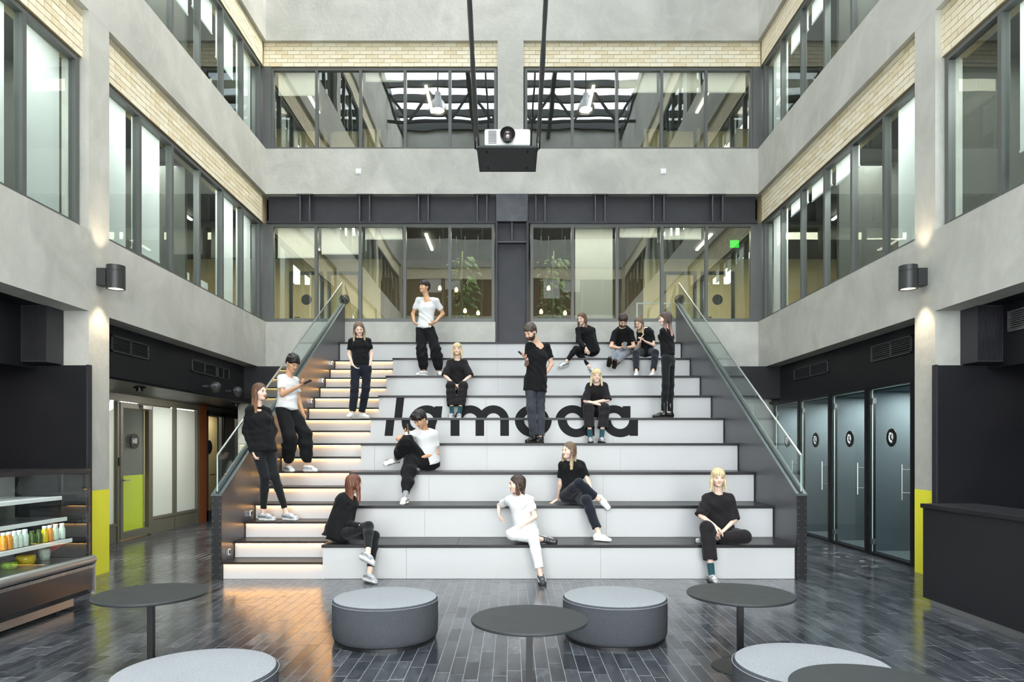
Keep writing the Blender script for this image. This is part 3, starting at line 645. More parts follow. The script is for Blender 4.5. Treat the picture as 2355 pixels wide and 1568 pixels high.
# ================================================================ GROUND FLOOR, RIGHT: phone booths
BX = 5.33
def booth(i, y0, y1):
    bt = sgroup('wall_booth'); xb = 6.5
    obj('booth_back', MB().box(xb, xb + 0.05, y0 - 0.05, y1 + 0.05, 0, 2.5), 'felt_booth', bt)
    obj('booth_side', MB().box(BX + 0.06, xb, y1 + 0.0, y1 + 0.05, 0, 2.5), 'felt_booth', bt)
    obj('booth_side', MB().box(BX + 0.06, xb, y0 - 0.05, y0, 0, 2.5), 'felt_booth', bt)
    obj('booth_ceiling', MB().box(BX + 0.06, xb, y0, y1, 2.42, 2.5), 'felt_booth', bt)
    obj('booth_floor', MB().box(BX + 0.06, xb, y0, y1, 0.0, 0.05), 'felt_booth', bt)
    if i == 1: obj('booth_lamp', MB().box(6.3, 6.34, y0 + 0.25, y1 - 0.1, 2.28, 2.34), 'led_white', bt)
    d = sgroup('door_%d' % (10 + i)); f = MB()
    f.box(BX - 0.03, BX + 0.05, y0 - 0.045, y0 + 0.03, 0, 2.5).box(BX - 0.03, BX + 0.05, y1 - 0.03, y1 + 0.045, 0, 2.5).box(BX - 0.03, BX + 0.05, y0 + 0.03, y1 - 0.03, 2.45, 2.5).box(BX - 0.03, BX + 0.05, y0 + 0.03, y1 - 0.03, 0.0, 0.04)
    obj('door_frame', f, 'plastic_black', d)
    obj('glass_edge_strip', MB().box(BX - 0.006, BX + 0.006, y1 - 0.042, y1 - 0.032, 0.05, 2.44).box(BX - 0.006, BX + 0.006, y0 + 0.035, y1 - 0.035, 2.43, 2.44), 'glass_edge', d)
    obj('pane', yz_pane(BX, y0 + 0.035, y1 - 0.035, 0.045, 2.44), 'glass_booth', d)
    for z in (2.27, 0.2): obj('hinge', MB().box(BX - 0.03, BX + 0.02, y1 - 0.10, y1 - 0.015, z - 0.04, z + 0.04), 'cap_steel', d)
    yh = y0 + 0.15
    obj('door_handle', MB().tube([(BX - 0.07, yh, 0.87), (BX - 0.07, yh, 1.35)], 0.011), 'steel', d)
    obj('handle_mount', MB().tube([(BX - 0.07, yh, 0.97), (BX, yh - 0.09, 0.97)], 0.007).tube([(BX - 0.07, yh, 1.28), (BX, yh - 0.09, 1.28)], 0.007), 'steel', d)
    yc = (y0 + y1) / 2 - 0.02; zc = 1.72
    st = obj('phone_sign', MB().cyl((BX - 0.010, yc, zc), 0.128, 0.006, 32, 'x'), 'plastic_black', d)
    g = MB(); X = BX - 0.014
    # handset: bent bar with two pads, and two short sound arcs; picture-right is towards -y here
    def pt(u, v): return (X, yc - u, zc + v)
    arc = [pt(-0.035 - 0.018 * math.sin(a), 0.055 * math.cos(a)) for a in [PI * k / 8 for k in range(9)]]
    arc = [pt(-0.012 + 0.00, 0.062), pt(-0.036, 0.050), pt(-0.046, 0.020), pt(-0.042, -0.015), pt(-0.022, -0.050), pt(0.008, -0.068)]
    g.tube(arc, 0.0105, 6)
    g.tube([pt(-0.026, 0.066), pt(-0.004, 0.044)], 0.0125, 6); g.tube([pt(-0.004, -0.044), pt(0.022, -0.064)], 0.0125, 6)
    g.tube([pt(0.008, 0.030), pt(0.016, 0.012), pt(0.014, -0.008)], 0.0055, 6)
    g.tube([pt(0.018, 0.062), pt(0.040, 0.036), pt(0.044, 0.0), pt(0.036, -0.026)], 0.0065, 6)
    obj('phone_symbol', g, 'plastic_white', st)
for i, (a, b) in enumerate(((9.06, 10.13), (10.24, 11.32), (11.43, 12.55), (12.66, 13.79))): booth(i, a, b)
struct('trim_3', MB().box(BX - 0.02, BX + 0.3, 8.68, 14.1, 2.5, 2.535).box(BX - 0.03, BX + 0.3, 8.68, 9.01, 0, 2.5), 'black_paint')

# ================================================================ near bays: black partitions and boxes
for s, nm in ((-1, 'left'), (1, 'right')):
    w = struct('wall_partition_' + nm, MB().box(s * 5.095, s * 8.2, 8.205, 8.255, 0, 2.565), 'black_paint')
    obj('edge_strip', MB().box(s * 5.075, s * 5.095, 8.17, 8.25, 0, 2.57), 'black_steel', w)
    struct('ceiling_near', MB().box(s * 5.46, s * 8.2, 8.26, 8.3, 2.565, 3.25).box(s * 8.2, s * 8.3, YF, 17.4, 0, 3.3), 'black_void')
    t = thing('ventilation_duct', 'black ventilation box hanging under the %s balcony above the black wall' % nm, 'duct', (s * 5.6, 8.0, 2.58))
    d = MB().box(s * 5.42, s * 5.72, 7.95, 8.25, 2.575, 3.235); obj('duct_body', d, 'black_steel', t)
    for k in range(14): obj('rib', MB().box(s * (5.43 + k * 0.0205), s * (5.438 + k * 0.0205), 7.944, 7.95, 2.59, 3.22), 'black_paint', t)
    obj('duct_side', MB().box(s * 5.74, s * 6.4, 7.6, 8.25, 2.575, 3.235), 'black_steel', t)
    if s > 0:
        t = thing('air_grille', 'light metal air grille high at the right edge of the picture', 'vent', (5.715, 7.5, 2.95), 'air grilles in the black fascias')
        obj('grille_frame', MB().box(5.70, 5.72, 7.0, 7.86, 2.90, 2.92).box(5.70, 5.72, 7.0, 7.86, 3.12, 3.14).box(5.70, 5.72, 7.84, 7.86, 2.90, 3.14), 'steel', t)
        for k in range(8): obj('slat', MB().box(5.70, 5.715, 7.0, 7.84, 2.925 + k * 0.024, 2.937 + k * 0.024), 'steel', t)

# wall lamps on the columns (up and down light)
for s, nm in ((-1, 'left'), (1, 'right')):
    Y = 8.47; xc = s * 4.915
    t = thing('wall_lamp', 'dark grey cylinder wall lamp shining up and down the %s column' % nm, 'lamp', (xc, Y, 3.54), 'cylinder lamps on the columns')
    b = obj('lamp_body', MB().lathe([(0.0, 0.022), (0.088, 0.022), (0.088, 0.0), (0.106, 0.0), (0.106, 0.215), (0.103, 0.218), (0.103, 0.222), (0.106, 0.225), (0.106, 0.29), (0.088, 0.29), (0.088, 0.268), (0, 0.268)], (xc, Y, 3.54), 40), 'frame_dark', t, smooth=False)
    obj('lamp_glass', MB().cyl((xc, Y, 3.552), 0.086, 0.004, 32), 'lamp_disc', t); obj('lamp_glass', MB().cyl((xc, Y, 3.812), 0.086, 0.004, 32), 'lamp_disc', t)
    obj('wall_bracket', MB().box(s * 5.119, xc + s * 0.09, Y - 0.065, Y + 0.065, 3.58, 3.79), 'frame_dark', t)
    for sg, z, e in ((-1, 3.535, 45), (1, 3.835, 25)):
        L_ = bpy.data.lights.new('lamp_beam', 'SPOT'); L_.energy = e; L_.color = (1.0, 0.82, 0.6); L_.spot_size = math.radians(75); L_.spot_blend = 0.6; L_.shadow_soft_size = 0.05
        lo = bpy.data.objects.new('lamp_beam', L_); COL.objects.link(lo); lo.parent = t; lo.location = (0, 0, z - 3.54)
        lo.rotation_euler = Vector((s * 0.12, 0, sg)).to_track_quat('-Z', 'Y').to_euler()
for i, px in enumerate((825, 1526)):
    c = P(px, 394, YB); t = thing('wall_switch', ['small white switch plate on the concrete left of the projector', 'small white switch plate on the concrete right of the projector'][i], 'switch', (c.x, YB, c.z), 'white switch plates on the back wall')
    obj('plate', MB().box(c.x - 0.055, c.x + 0.055, YB - 0.014, YB + 0.001, c.z - 0.055, c.z + 0.055), 'plastic_white', t)
    obj('rocker', MB().box(c.x - 0.035, c.x + 0.035, YB - 0.02, YB - 0.013, c.z - 0.035, c.z + 0.035), 'plastic_white', t)

# ================================================================ projector on its hanging shelf
ts = thing('projector_shelf', 'dark grey steel shelf carrying the projector, hung from black wrapped cables', 'shelf', (0, 7.5, 4.74))
fixn(obj('shelf_plate', MB().prism([(-0.368, 7.2), (0.268, 7.2), (0.262, 7.83), (-0.362, 7.83)], 'z', 4.735, 4.755), 'table_black', ts))
for x_ in (-0.372, 0.262): obj('shelf_lip', MB().box(x_, x_ + 0.01, 7.2, 7.83, 4.735, 4.79), 'table_black', ts)
for x in (-0.27, 0.165):
    for y in (7.30, 7.72): obj('slot', MB().box(x - 0.006, x + 0.006, y - 0.025, y + 0.025, 4.731, 4.735), 'black_void', ts)
for s, x0 in ((-1, -0.372), (1, 0.278)):
    pts = []; rr = []
    for k in range(90):
        z = 4.76 + k * 0.13; pts.append((x0 + s * (z - 4.76) * 0.052, 7.28 + 0.003 * math.sin(k * 1.3), z)); rr.append(0.026 + random.uniform(-0.003, 0.004))
    obj('hanging_cable', MB().tube(pts, rr, 9), 'plastic_black', ts, smooth=True)
    obj('shackle', MB().tube([(x0, 7.24, 4.75), (x0, 7.26, 4.80), (x0, 7.30, 4.80), (x0, 7.32, 4.75)], 0.008), 'chrome', ts)
tp = thing('projector', 'white box projector with a big black lens on the hanging shelf', 'projector', (-0.05, 7.45, 4.76))
b = obj('projector_body', MB().box(-0.292, 0.194, 7.25, 7.70, 4.785, 4.958), 'plastic_white', tp); bev(b, 0.018, 3)
obj('projector_base', MB().box(-0.28, 0.18, 7.27, 7.68, 4.756, 4.785), 'plastic_black', tp)
for k in range(15): obj('vent_slot', MB().box(-0.252, -0.165, 7.246, 7.252, 4.80 + k * 0.0095, 4.8045 + k * 0.0095), 'frame_grey', tp)
obj('panel_seam', MB().box(0.062, 0.0635, 7.2485, 7.252, 4.79, 4.95), 'frame_grey', tp)
ln = obj('lens_barrel', MB().lathe([(0, 0.02), (0.062, 0.02), (0.066, -0.06), (0.078, -0.07), (0.080, -0.10), (0.072, -0.104), (0.060, -0.085), (0.050, -0.075), (0, -0.072)], (-0.046, 7.26, 4.865), 36, 'y'), 'plastic_black', tp, smooth=False); fixn(ln)
obj('lens_glass', MB().lathe([(0, -0.092), (0.03, -0.088), (0.05, -0.074)], (-0.046, 7.26, 4.865), 28, 'y'), 'lens', ln, smooth=True)

# ================================================================ STAIRCASE
T, GO, Y0 = 0.4125, 0.692, 8.19
SL, SR, TLX = -3.462, 3.405, -2.27
st = thing('tribune_stairs', 'wide white tribune staircase with black seat boards, glass balustrades and large black lettering', 'staircase', (0, Y0, 0))
joints = [[935, 1382], [977, 1395], [987, 1388, ], [862, 1120, 1427], [1120, 1410], [1118], [1145], [1144], [1144, 1400]]
for i in range(1, 10):
    Yf = Y0 + (i - 1) * GO; z0 = (i - 1) * T; z1 = i * T
    xa = TLX if i < 9 else SL
    js = [xa] + [(p - XV) / F_PX * Yf for p in joints[i - 1] if (p - XV) / F_PX * Yf > xa + 0.2] + [3.39]
    for a, b in zip(js, js[1:]):
        obj('riser_panel', MB().box(a + 0.0012, b - 0.0012, Yf, Yf + 0.018, z0 + 0.004, z1 - 0.036), 'white_laminate', st)
    obj('riser_backing', MB().box(xa, 3.40, Yf + 0.006, Yf + 0.03, z0, z1 - 0.036), 'frame_grey', st)
    obj('riser_end', MB().box(xa - 0.002, xa + 0.016, Yf + 0.001, Yf + GO, z0, z1 - 0.036), 'white_laminate', st) if i < 9 else None
    ye = Yf + GO + 0.01 if i < 9 else YB
    js2 = [xa - 0.012] + ([js[1] + 0.6] if i % 2 else [js[-2] + 0.3]) + [SR]
    for a, b in zip(js2, js2[1:]): bev(obj('seat_board', MB().box(a + 0.0008, b - 0.0008, Yf - 0.022, ye, z1 - 0.036, z1), 'seat_board', st), 0.002, 1)
SG, SH = GO / 2, T / 2
for k in range(1, 17):
    Yf = Y0 + (k - 1) * SG; z0 = (k - 1) * SH; z1 = k * SH
    obj('step_riser', MB().box(SL, TLX - 0.001, Yf, Yf + 0.018, z0 + 0.002, z1 - 0.03), 'white_laminate', st)
    obj('step_tread', MB().box(SL, TLX - 0.004 if k % 2 else TLX - 0.0125, Yf - 0.028, Yf + SG + 0.01, z1 - 0.030, z1), 'seat_board', st)
    obj('led_strip', MB().box(SL + 0.01, TLX - 0.02, Yf - 0.020, Yf - 0.010, z1 - 0.0335, z1 - 0.0302), 'led_amber', st)
for s, xi in ((-1, -3.474), (1, 3.408)):
    xo = xi + s * 0.108; slope = 0.589; zc0 = 1.0
    poly = [(8.165, 0.0), (8.165, zc0), (YB, zc0 + (YB - 8.165) * slope), (YB, 0.0)]
    fixn(obj('side_panel', MB().prism(poly, 'x', xi, xo), 'side_panel', st))
    obj('front_post', MB().box(xi - s * 0.004, xo + s * 0.004, 8.150, 8.172, 0, zc0), 'plastic_black', st)
    sc = MB()
    for k in range(12):
        for x in (xi + s * 0.012, xo - s * 0.012): sc.cyl((x, 8.1465, 0.06 + k * 0.08), 0.004, 0.004, 8, 'y')
    obj('screws', sc, 'steel', st)
    cap = [(8.14, zc0), (8.14, zc0 + 0.02), (8.17, zc0 + 0.028), (YB, zc0 + 0.028 + (YB - 8.17) * slope), (YB, zc0 + (YB - 8.17) * slope), (8.17, zc0)]
    fixn(obj('balustrade_cap', MB().prism(cap, 'x', xi - s * 0.008, xo + s * 0.012), 'cap_steel', st))
    xg = (xi + xo) / 2; f = lambda y: zc0 + 0.02 + (y - 8.17) * slope
    fixn(obj('glazing_channel', MB().prism([(8.17, f(8.17)), (8.17, f(8.17) + 0.03), (YB, f(YB) + 0.03), (YB, f(YB))], 'x', xg - 0.018, xg + 0.018), 'frame_dark', st))
    ys = [8.175, 9.72, 11.22, 12.72, YB - 0.02]
    for a, b in zip(ys, ys[1:]):
        a += 0.004; b -= 0.004; h = 0.45
        fixn(obj('glass_panel', MB().prism([(a, f(a)), (b, f(b)), (b, f(b) + h), (a, f(a) + h)], 'x', xg - 0.006, xg + 0.006), 'glass_rail', st))
    ha, hb = ys[0], ys[-1]
    fixn(obj('handrail', MB().prism([(ha, f(ha) + 0.45), (hb, f(hb) + 0.45), (hb, f(hb) + 0.468), (ha, f(ha) + 0.468)], 'x', xg - 0.011, xg + 0.011), 'steel', st))
    obj('glass_end_edge', MB().box(xg - 0.007, xg + 0.007, ha - 0.002, ha + 0.004, f(ha), f(ha) + 0.45), 'glass_edge', st)
for px, py, Y in ((519, 1269, 8.32), (567, 1180, 9.02), (604, 1110, 9.7), (713, 922, 11.75), (740, 875, 12.45), (764, 835, 13.1)):
    z = P(px, py, Y).z
    a = obj('floor_socket', MB().box(-3.474, -3.440, Y - 0.03, Y + 0.03, z - 0.04, z + 0.04), 'chrome', st); bev(a, 0.004, 2)
    obj('socket_slot', MB().box(-3.441, -3.437, Y - 0.012, Y + 0.012, z - 0.02, z + 0.02), 'black_void', a)

# lettering across risers 5 and 6
def ring(cx, cz, ro, rh, ri, rih, a0=0, a1=360, n=56):
    out = []
    for k in range(n):
        t0 = math.radians(a0 + (a1 - a0) * k / n); t1 = math.radians(a0 + (a1 - a0) * (k + 1) / n)
        out.append([(cx + ro * math.cos(t0), cz + rh * math.sin(t0)), (cx + ro * math.cos(t1), cz + rh * math.sin(t1)), (cx + ri * math.cos(t1), cz + rih * math.sin(t1)), (cx + ri * math.cos(t0), cz + rih * math.sin(t0))])
    return out
def rect(x0, x1, z0, z1): return [[(x0, z0), (x1, z0), (x1, z1), (x0, z1)]]
def shear(ps, k=0.115, zc=2.03): return [[(x + k * (z - zc), z) for x, z in p] for p in ps]
LET = {}
LET['l'] = shear(rect(-2.018, -1.884, 1.772, 2.46))
LET['a'] = shear(ring(-1.485, 2.03, 0.285, 0.278, 0.150, 0.146) + rect(-1.345, -1.215, 1.772, 2.292)) 
LET['m'] = rect(-0.987, -0.842, 1.772, 2.10) + rect(-0.586, -0.447, 1.772, 2.10) + rect(-0.1885, -0.049, 1.772, 2.10) + ring(-0.717, 2.04, 0.270, 0.268, 0.130, 0.132, 0, 180, 30) + ring(-0.318, 2.04, 0.270, 0.268, 0.130, 0.132, 0, 180, 30)
LET['o'] = ring(0.342, 2.03, 0.297, 0.280, 0.148, 0.146)
LET['d'] = ring(1.03, 2.03, 0.297, 0.280, 0.148, 0.146) + rect(1.178, 1.325, 1.772, 2.46)
LET['a.'] = ring(1.735, 2.03, 0.290, 0.280, 0.146, 0.146) + rect(1.888, 2.022, 1.772, 2.295)
def clip(poly, z, keep_above):
    out = []
    for i in range(len(poly)):
        a, b = poly[i - 1], poly[i]; ia = (a[1] >= z) == keep_above; ib = (b[1] >= z) == keep_above
        if ia != ib:
            t = (z - a[1]) / (b[1] - a[1]); out.append((a[0] + t * (b[0] - a[0]), z))
        if ib: out.append(b)
    return out
NL = [0]
for ch, ps in LET.items():
    for tier in (5, 6):
        if ch == 'm' and tier == 5:
            for q in ps[:3]:
                q = clip(clip(q, 4 * T + 0.005, True), 5 * T - 0.037, False); obj('letter_m_stem', MB().add([(x, Y0 + 4 * GO - 0.002, z) for x, z in q], [tuple(range(len(q)))]), 'lettering', st)
            continue
        Yf = Y0 + (tier - 1) * GO - 0.002; lo, hi = (tier - 1) * T + 0.005, tier * T - 0.037; m = MB()
        for p in ps:
            q = clip(clip(p, lo, True), hi, False) if p else []
            yo = 0.0004 if len(ps) > 1 and p in ps[-1:] and ch in ('a', 'd', 'a.') else 0.0006 if ch == 'm' and p in ps[:3] else 0.0003 if ch == 'm' and ps.index(p) > 32 else 0
            if len(q) > 2: m.add([(x, Yf - yo, z) for x, z in q], [tuple(range(len(q)))])
        if m.f: obj('letter_' + ch[0], m, 'lettering', st)

# ================================================================ FURNITURE
def pouf(x, y, label, r=0.428, h=0.345):
    t = thing('pouf', label, 'pouf', (x, y, 0), 'round grey felt poufs')
    pr = [(0, h - 0.002), (r * 0.5, h), (r - 0.03, h - 0.002), (r - 0.012, h - 0.007), (r - 0.003, h - 0.018), (r, h - 0.034), (r + 0.002, h * 0.5), (r - 0.001, 0.06), (r - 0.012, 0.032), (r - 0.03, 0.022), (0, 0.022)]
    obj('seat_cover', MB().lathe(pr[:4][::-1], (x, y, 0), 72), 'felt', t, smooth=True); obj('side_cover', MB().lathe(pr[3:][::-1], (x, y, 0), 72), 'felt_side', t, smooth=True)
    pi = [(r + 0.0035 + 0.0022 * math.cos(a), h - 0.022 + 0.0022 * math.sin(a)) for a in [2 * PI * k / 6 for k in range(7)]]
    obj('piping', MB().lathe(pi, (x, y, 0), 72), 'felt', t, smooth=True)
    a = math.radians(300 if x < 0 else 238); obj('side_seam', MB().box(x + (r + 0.001) * math.cos(a) - 0.0015, x + (r + 0.001) * math.cos(a) + 0.0015, y + (r + 0.001) * math.sin(a) - 0.0015, y + (r + 0.001) * math.sin(a) + 0.0015, 0.05, h - 0.03), 'frame_dark', t)
    obj('base', MB().cyl((x, y, 0), r - 0.016, 0.024, 64), 'plastic_black', t)
pouf(-1.04, 5.62, 'grey felt pouf in front of the seated woman in a black hoodie')
pouf(0.851, 5.66, 'grey felt pouf partly behind the centre black table')
pouf(-1.735, 3.75, 'grey felt pouf at the bottom left edge of the picture')
pouf(1.70, 3.87, 'grey felt pouf at the bottom right, overlapped by a black table')
def table(x, y, r, label, h=0.53):
    t = thing('round_table', label, 'table', (x, y, 0), 'low round black tables')
    pr = [(0, h - 0.022), (r - 0.012, h - 0.022), (r - 0.002, h - 0.017), (r, h - 0.010), (r, h - 0.003), (r - 0.003, h), (0, h)]
    obj('tabletop', MB().lathe(pr, (x, y, 0), 96), 'table_black', t)
    a = MB(); w = 0.02; a.prism([(x - w, y - w * 0.9), (x + w, y - w * 0.9), (x + w, y + w), (x - w, y + w)], 'z', 0.01, h - 0.02); fixn(obj('leg', a, 'plastic_black', t))
    obj('base_plate', MB().lathe([(0, 0), (0.196, 0), (0.2, 0.004), (0.196, 0.010), (0, 0.014)], (x, y, 0), 64), 'table_black', t)
table(-2.57, 4.86, 0.375, 'low round black table at the left, in front of the drinks fridge')
table(0.106, 4.14, 0.355, 'low round black table in the centre foreground between the poufs')
table(1.625, 4.86, 0.372, 'low round black table at the right, before the tribune corner')
table(1.56, 2.90, 0.36, 'low round black table cut off by the bottom right edge')

# ---------------- counter on the right
t = thing('reception_counter', 'long plain black counter with pale kick strip at the right edge', 'counter', (4.4, 5.5, 0))
obj('counter_body', MB().box(4.13, 4.66, 4.0, 6.86, 0.07, 0.965), 'black_matt', t)
bev(obj('counter_top', MB().box(4.11, 4.67, 3.98, 6.875, 0.968, 1.010), 'black_matt', t), 0.003, 2)
obj('kick_strip', MB().box(4.17, 4.62, 4.0, 6.80, 0.0, 0.068), 'steel', t)

# ---------------- refrigerated display on the left
YA, YE = 4.5, 6.70
t = thing('display_fridge', 'black refrigerated display case with glass front and silver bumper at the left', 'fridge', (-4.5, 5.6, 0))
prof = [(-4.22, 0.135), (-4.13, 0.15), (-4.105, 0.20), (-4.10, 0.42), (-4.14, 0.46), (-4.9, 0.46), (-4.9, 0.135)]
fixn(obj('body', MB().prism(prof, 'y', YA, YE), 'fridge_black', t))
obj('plinth', MB().box(-4.27, -4.9, YA, YE - 0.05, 0.03, 0.135), 'steel', t)
for y in (YE - 0.2, 5.5): obj('foot', MB().cyl((-4.33, y, 0), 0.025, 0.035, 12), 'plastic_black', t)
obj('bumper', MB().cyl((-4.115, YA, 0.478), 0.042, YE - YA - 0.0, 20, 'y'), 'steel', t, smooth=False)
rb = MB()
for k in range(150): y = YA + k * (YE - YA) / 150; rb.box(-4.099, -4.108, y, y + 0.007, 0.40, 0.428)
o = obj('ribbed_vent', rb, 'steel', t); o['kind'] = 'stuff'
obj('end_trim', MB().box(-4.09, -4.13, YE - 0.004, YE + 0.012, 0.14, 0.45), 'steel', t)
obj('front_glass', yz_pane(-4.145, YA, YE - 0.02, 0.50, 1.325), 'glass_clear', t)
m = MB().box(-4.15, -4.135, YA, YE, 1.325, 1.365).box(-4.15, -4.9, YE - 0.03, YE, 1.325, 1.365).box(-4.165, -4.135, YE - 0.03, YE, 0.50, 1.325).box(-4.15, -4.9, YE - 0.03, YE, 0.50, 0.53).box(-4.87, -4.9, YA, YE, 0.46, 1.365)
obj('glass_frame', m, 'fridge_black', t)
obj('end_glass', MB().add([(-4.15, YE - 0.015, 0.53), (-4.87, YE - 0.015, 0.53), (-4.87, YE - 0.015, 1.325), (-4.15, YE - 0.015, 1.325)], [(0, 1, 2, 3)]), 'glass_clear', t)
obj('back_panel', MB().box(-4.85, -4.87, YA, YE - 0.04, 0.46, 1.32), 'frame_grey', t)
obj('deck', MB().box(-4.2, -4.85, YA, YE - 0.05, 0.46, 0.50), 'steel', t)
for z, w in ((0.695, 0.0), (0.90, 0.05), (1.10, 0.10)):
    obj('shelf', MB().box(-4.24 - w, -4.85, YA, YE - 0.14, z - 0.012, z), 'steel', t)
    obj('price_rail', MB().box(-4.225 - w, -4.24 - w, YA, YE - 0.14, z - 0.03, z + 0.005), 'plastic_white', t)
obj('shelf_bracket', MB().box(-4.78, -4.82, 6.1, 6.13, 0.5, 1.32), 'steel', t)
obj('red_stripe', fixn and MB().prism([(-4.30, 0.66), (-4.36, 0.67), (-4.62, 0.52), (-4.54, 0.51)], 'y', 6.6, 6.62), 'red', t)
def jar_mats():
    mat('juice_yellow', (222, 190, 40), 0.25, var=0.25, nscale=60); mat('juice_orange', (226, 150, 50), 0.25, var=0.25, nscale=60)
    mat('jar_green', (70, 92, 40), 0.25, var=0.4, nscale=60); mat('jar_clear', (205, 218, 205), 0.2, var=0.2, nscale=60); mat('leaf_green', (150, 190, 60), 0.5, var=0.4, nscale=40)
jar_mats()
cols = ['juice_orange', 'juice_orange', 'jar_clear', 'jar_clear', 'jar_clear', 'jar_green', 'jar_green', 'juice_yellow', 'juice_orange', 'jar_clear', 'jar_clear']
nm_ = {'juice_orange': 'orange', 'jar_clear': 'pale green and white', 'jar_green': 'dark green', 'juice_yellow': 'yellow'}
px = [8, 21, 34, 45, 58, 74, 90, 103, 115, 128, 143]
ordn = ['leftmost', 'second from the left', 'third from the left', 'fourth from the left', 'fifth from the left', 'sixth from the left', 'seventh from the left', 'eighth from the left', 'ninth from the left', 'second from the right', 'rightmost']
area('fridge_fill', (-4.45, 5.6, 1.31), 0.3, 2.0, 10, (0.9, 1, 1)); area('fridge_fill', (-4.36, 5.6, 0.88), 0.08, 2.0, 5, (0.9, 1, 1))  # lamps added inside the case to brighten its contents
for i, (c, x) in enumerate(zip(cols, px)):
    Y = 4.32 * F_PX / (XV - x); X = -4.32; h = 0.125 if c == 'jar_green' else 0.15
    b = thing('drink_bottle', '%s drink bottle on the lowest fridge shelf, %s' % (nm_[c], ordn[i]), 'bottle', (X, Y, 0.695), 'drinks in the display fridge')
    obj('bottle_body', MB().lathe([(0, 0), (0.026, 0), (0.028, 0.01), (0.028, h * 0.62), (0.020, h * 0.78), (0.018, h * 0.84), (0, h * 0.84)], (X, Y, 0.696), 14), c, b, smooth=True)
    obj('cap', MB().cyl((X, Y, 0.696 + h * 0.84), 0.019, h * 0.14, 12), 'plastic_white' if c != 'jar_green' else 'jar_green', b)
for i, (lab, c, x, w, h) in enumerate((('yellow lidded food tub on the fridge deck', 'juice_yellow', 70, 0.16, 0.09), ('bag of green leaves on the fridge deck', 'leaf_green', 32, 0.13, 0.06), ('clear plastic tub beside the yellow tub in the fridge', 'jar_clear', 112, 0.10, 0.11))):
    Y = 4.40 * F_PX / (XV - x)
    b = obj('food_container', MB().lathe([(0, 0), (w * 0.42, 0), (w * 0.5, h * 0.5), (w * 0.5, h * 0.85), (w * 0.42, h), (0, h)], (-4.44, Y, 0.501), 16), c, None, smooth=True); tag(b, lab, 'food')
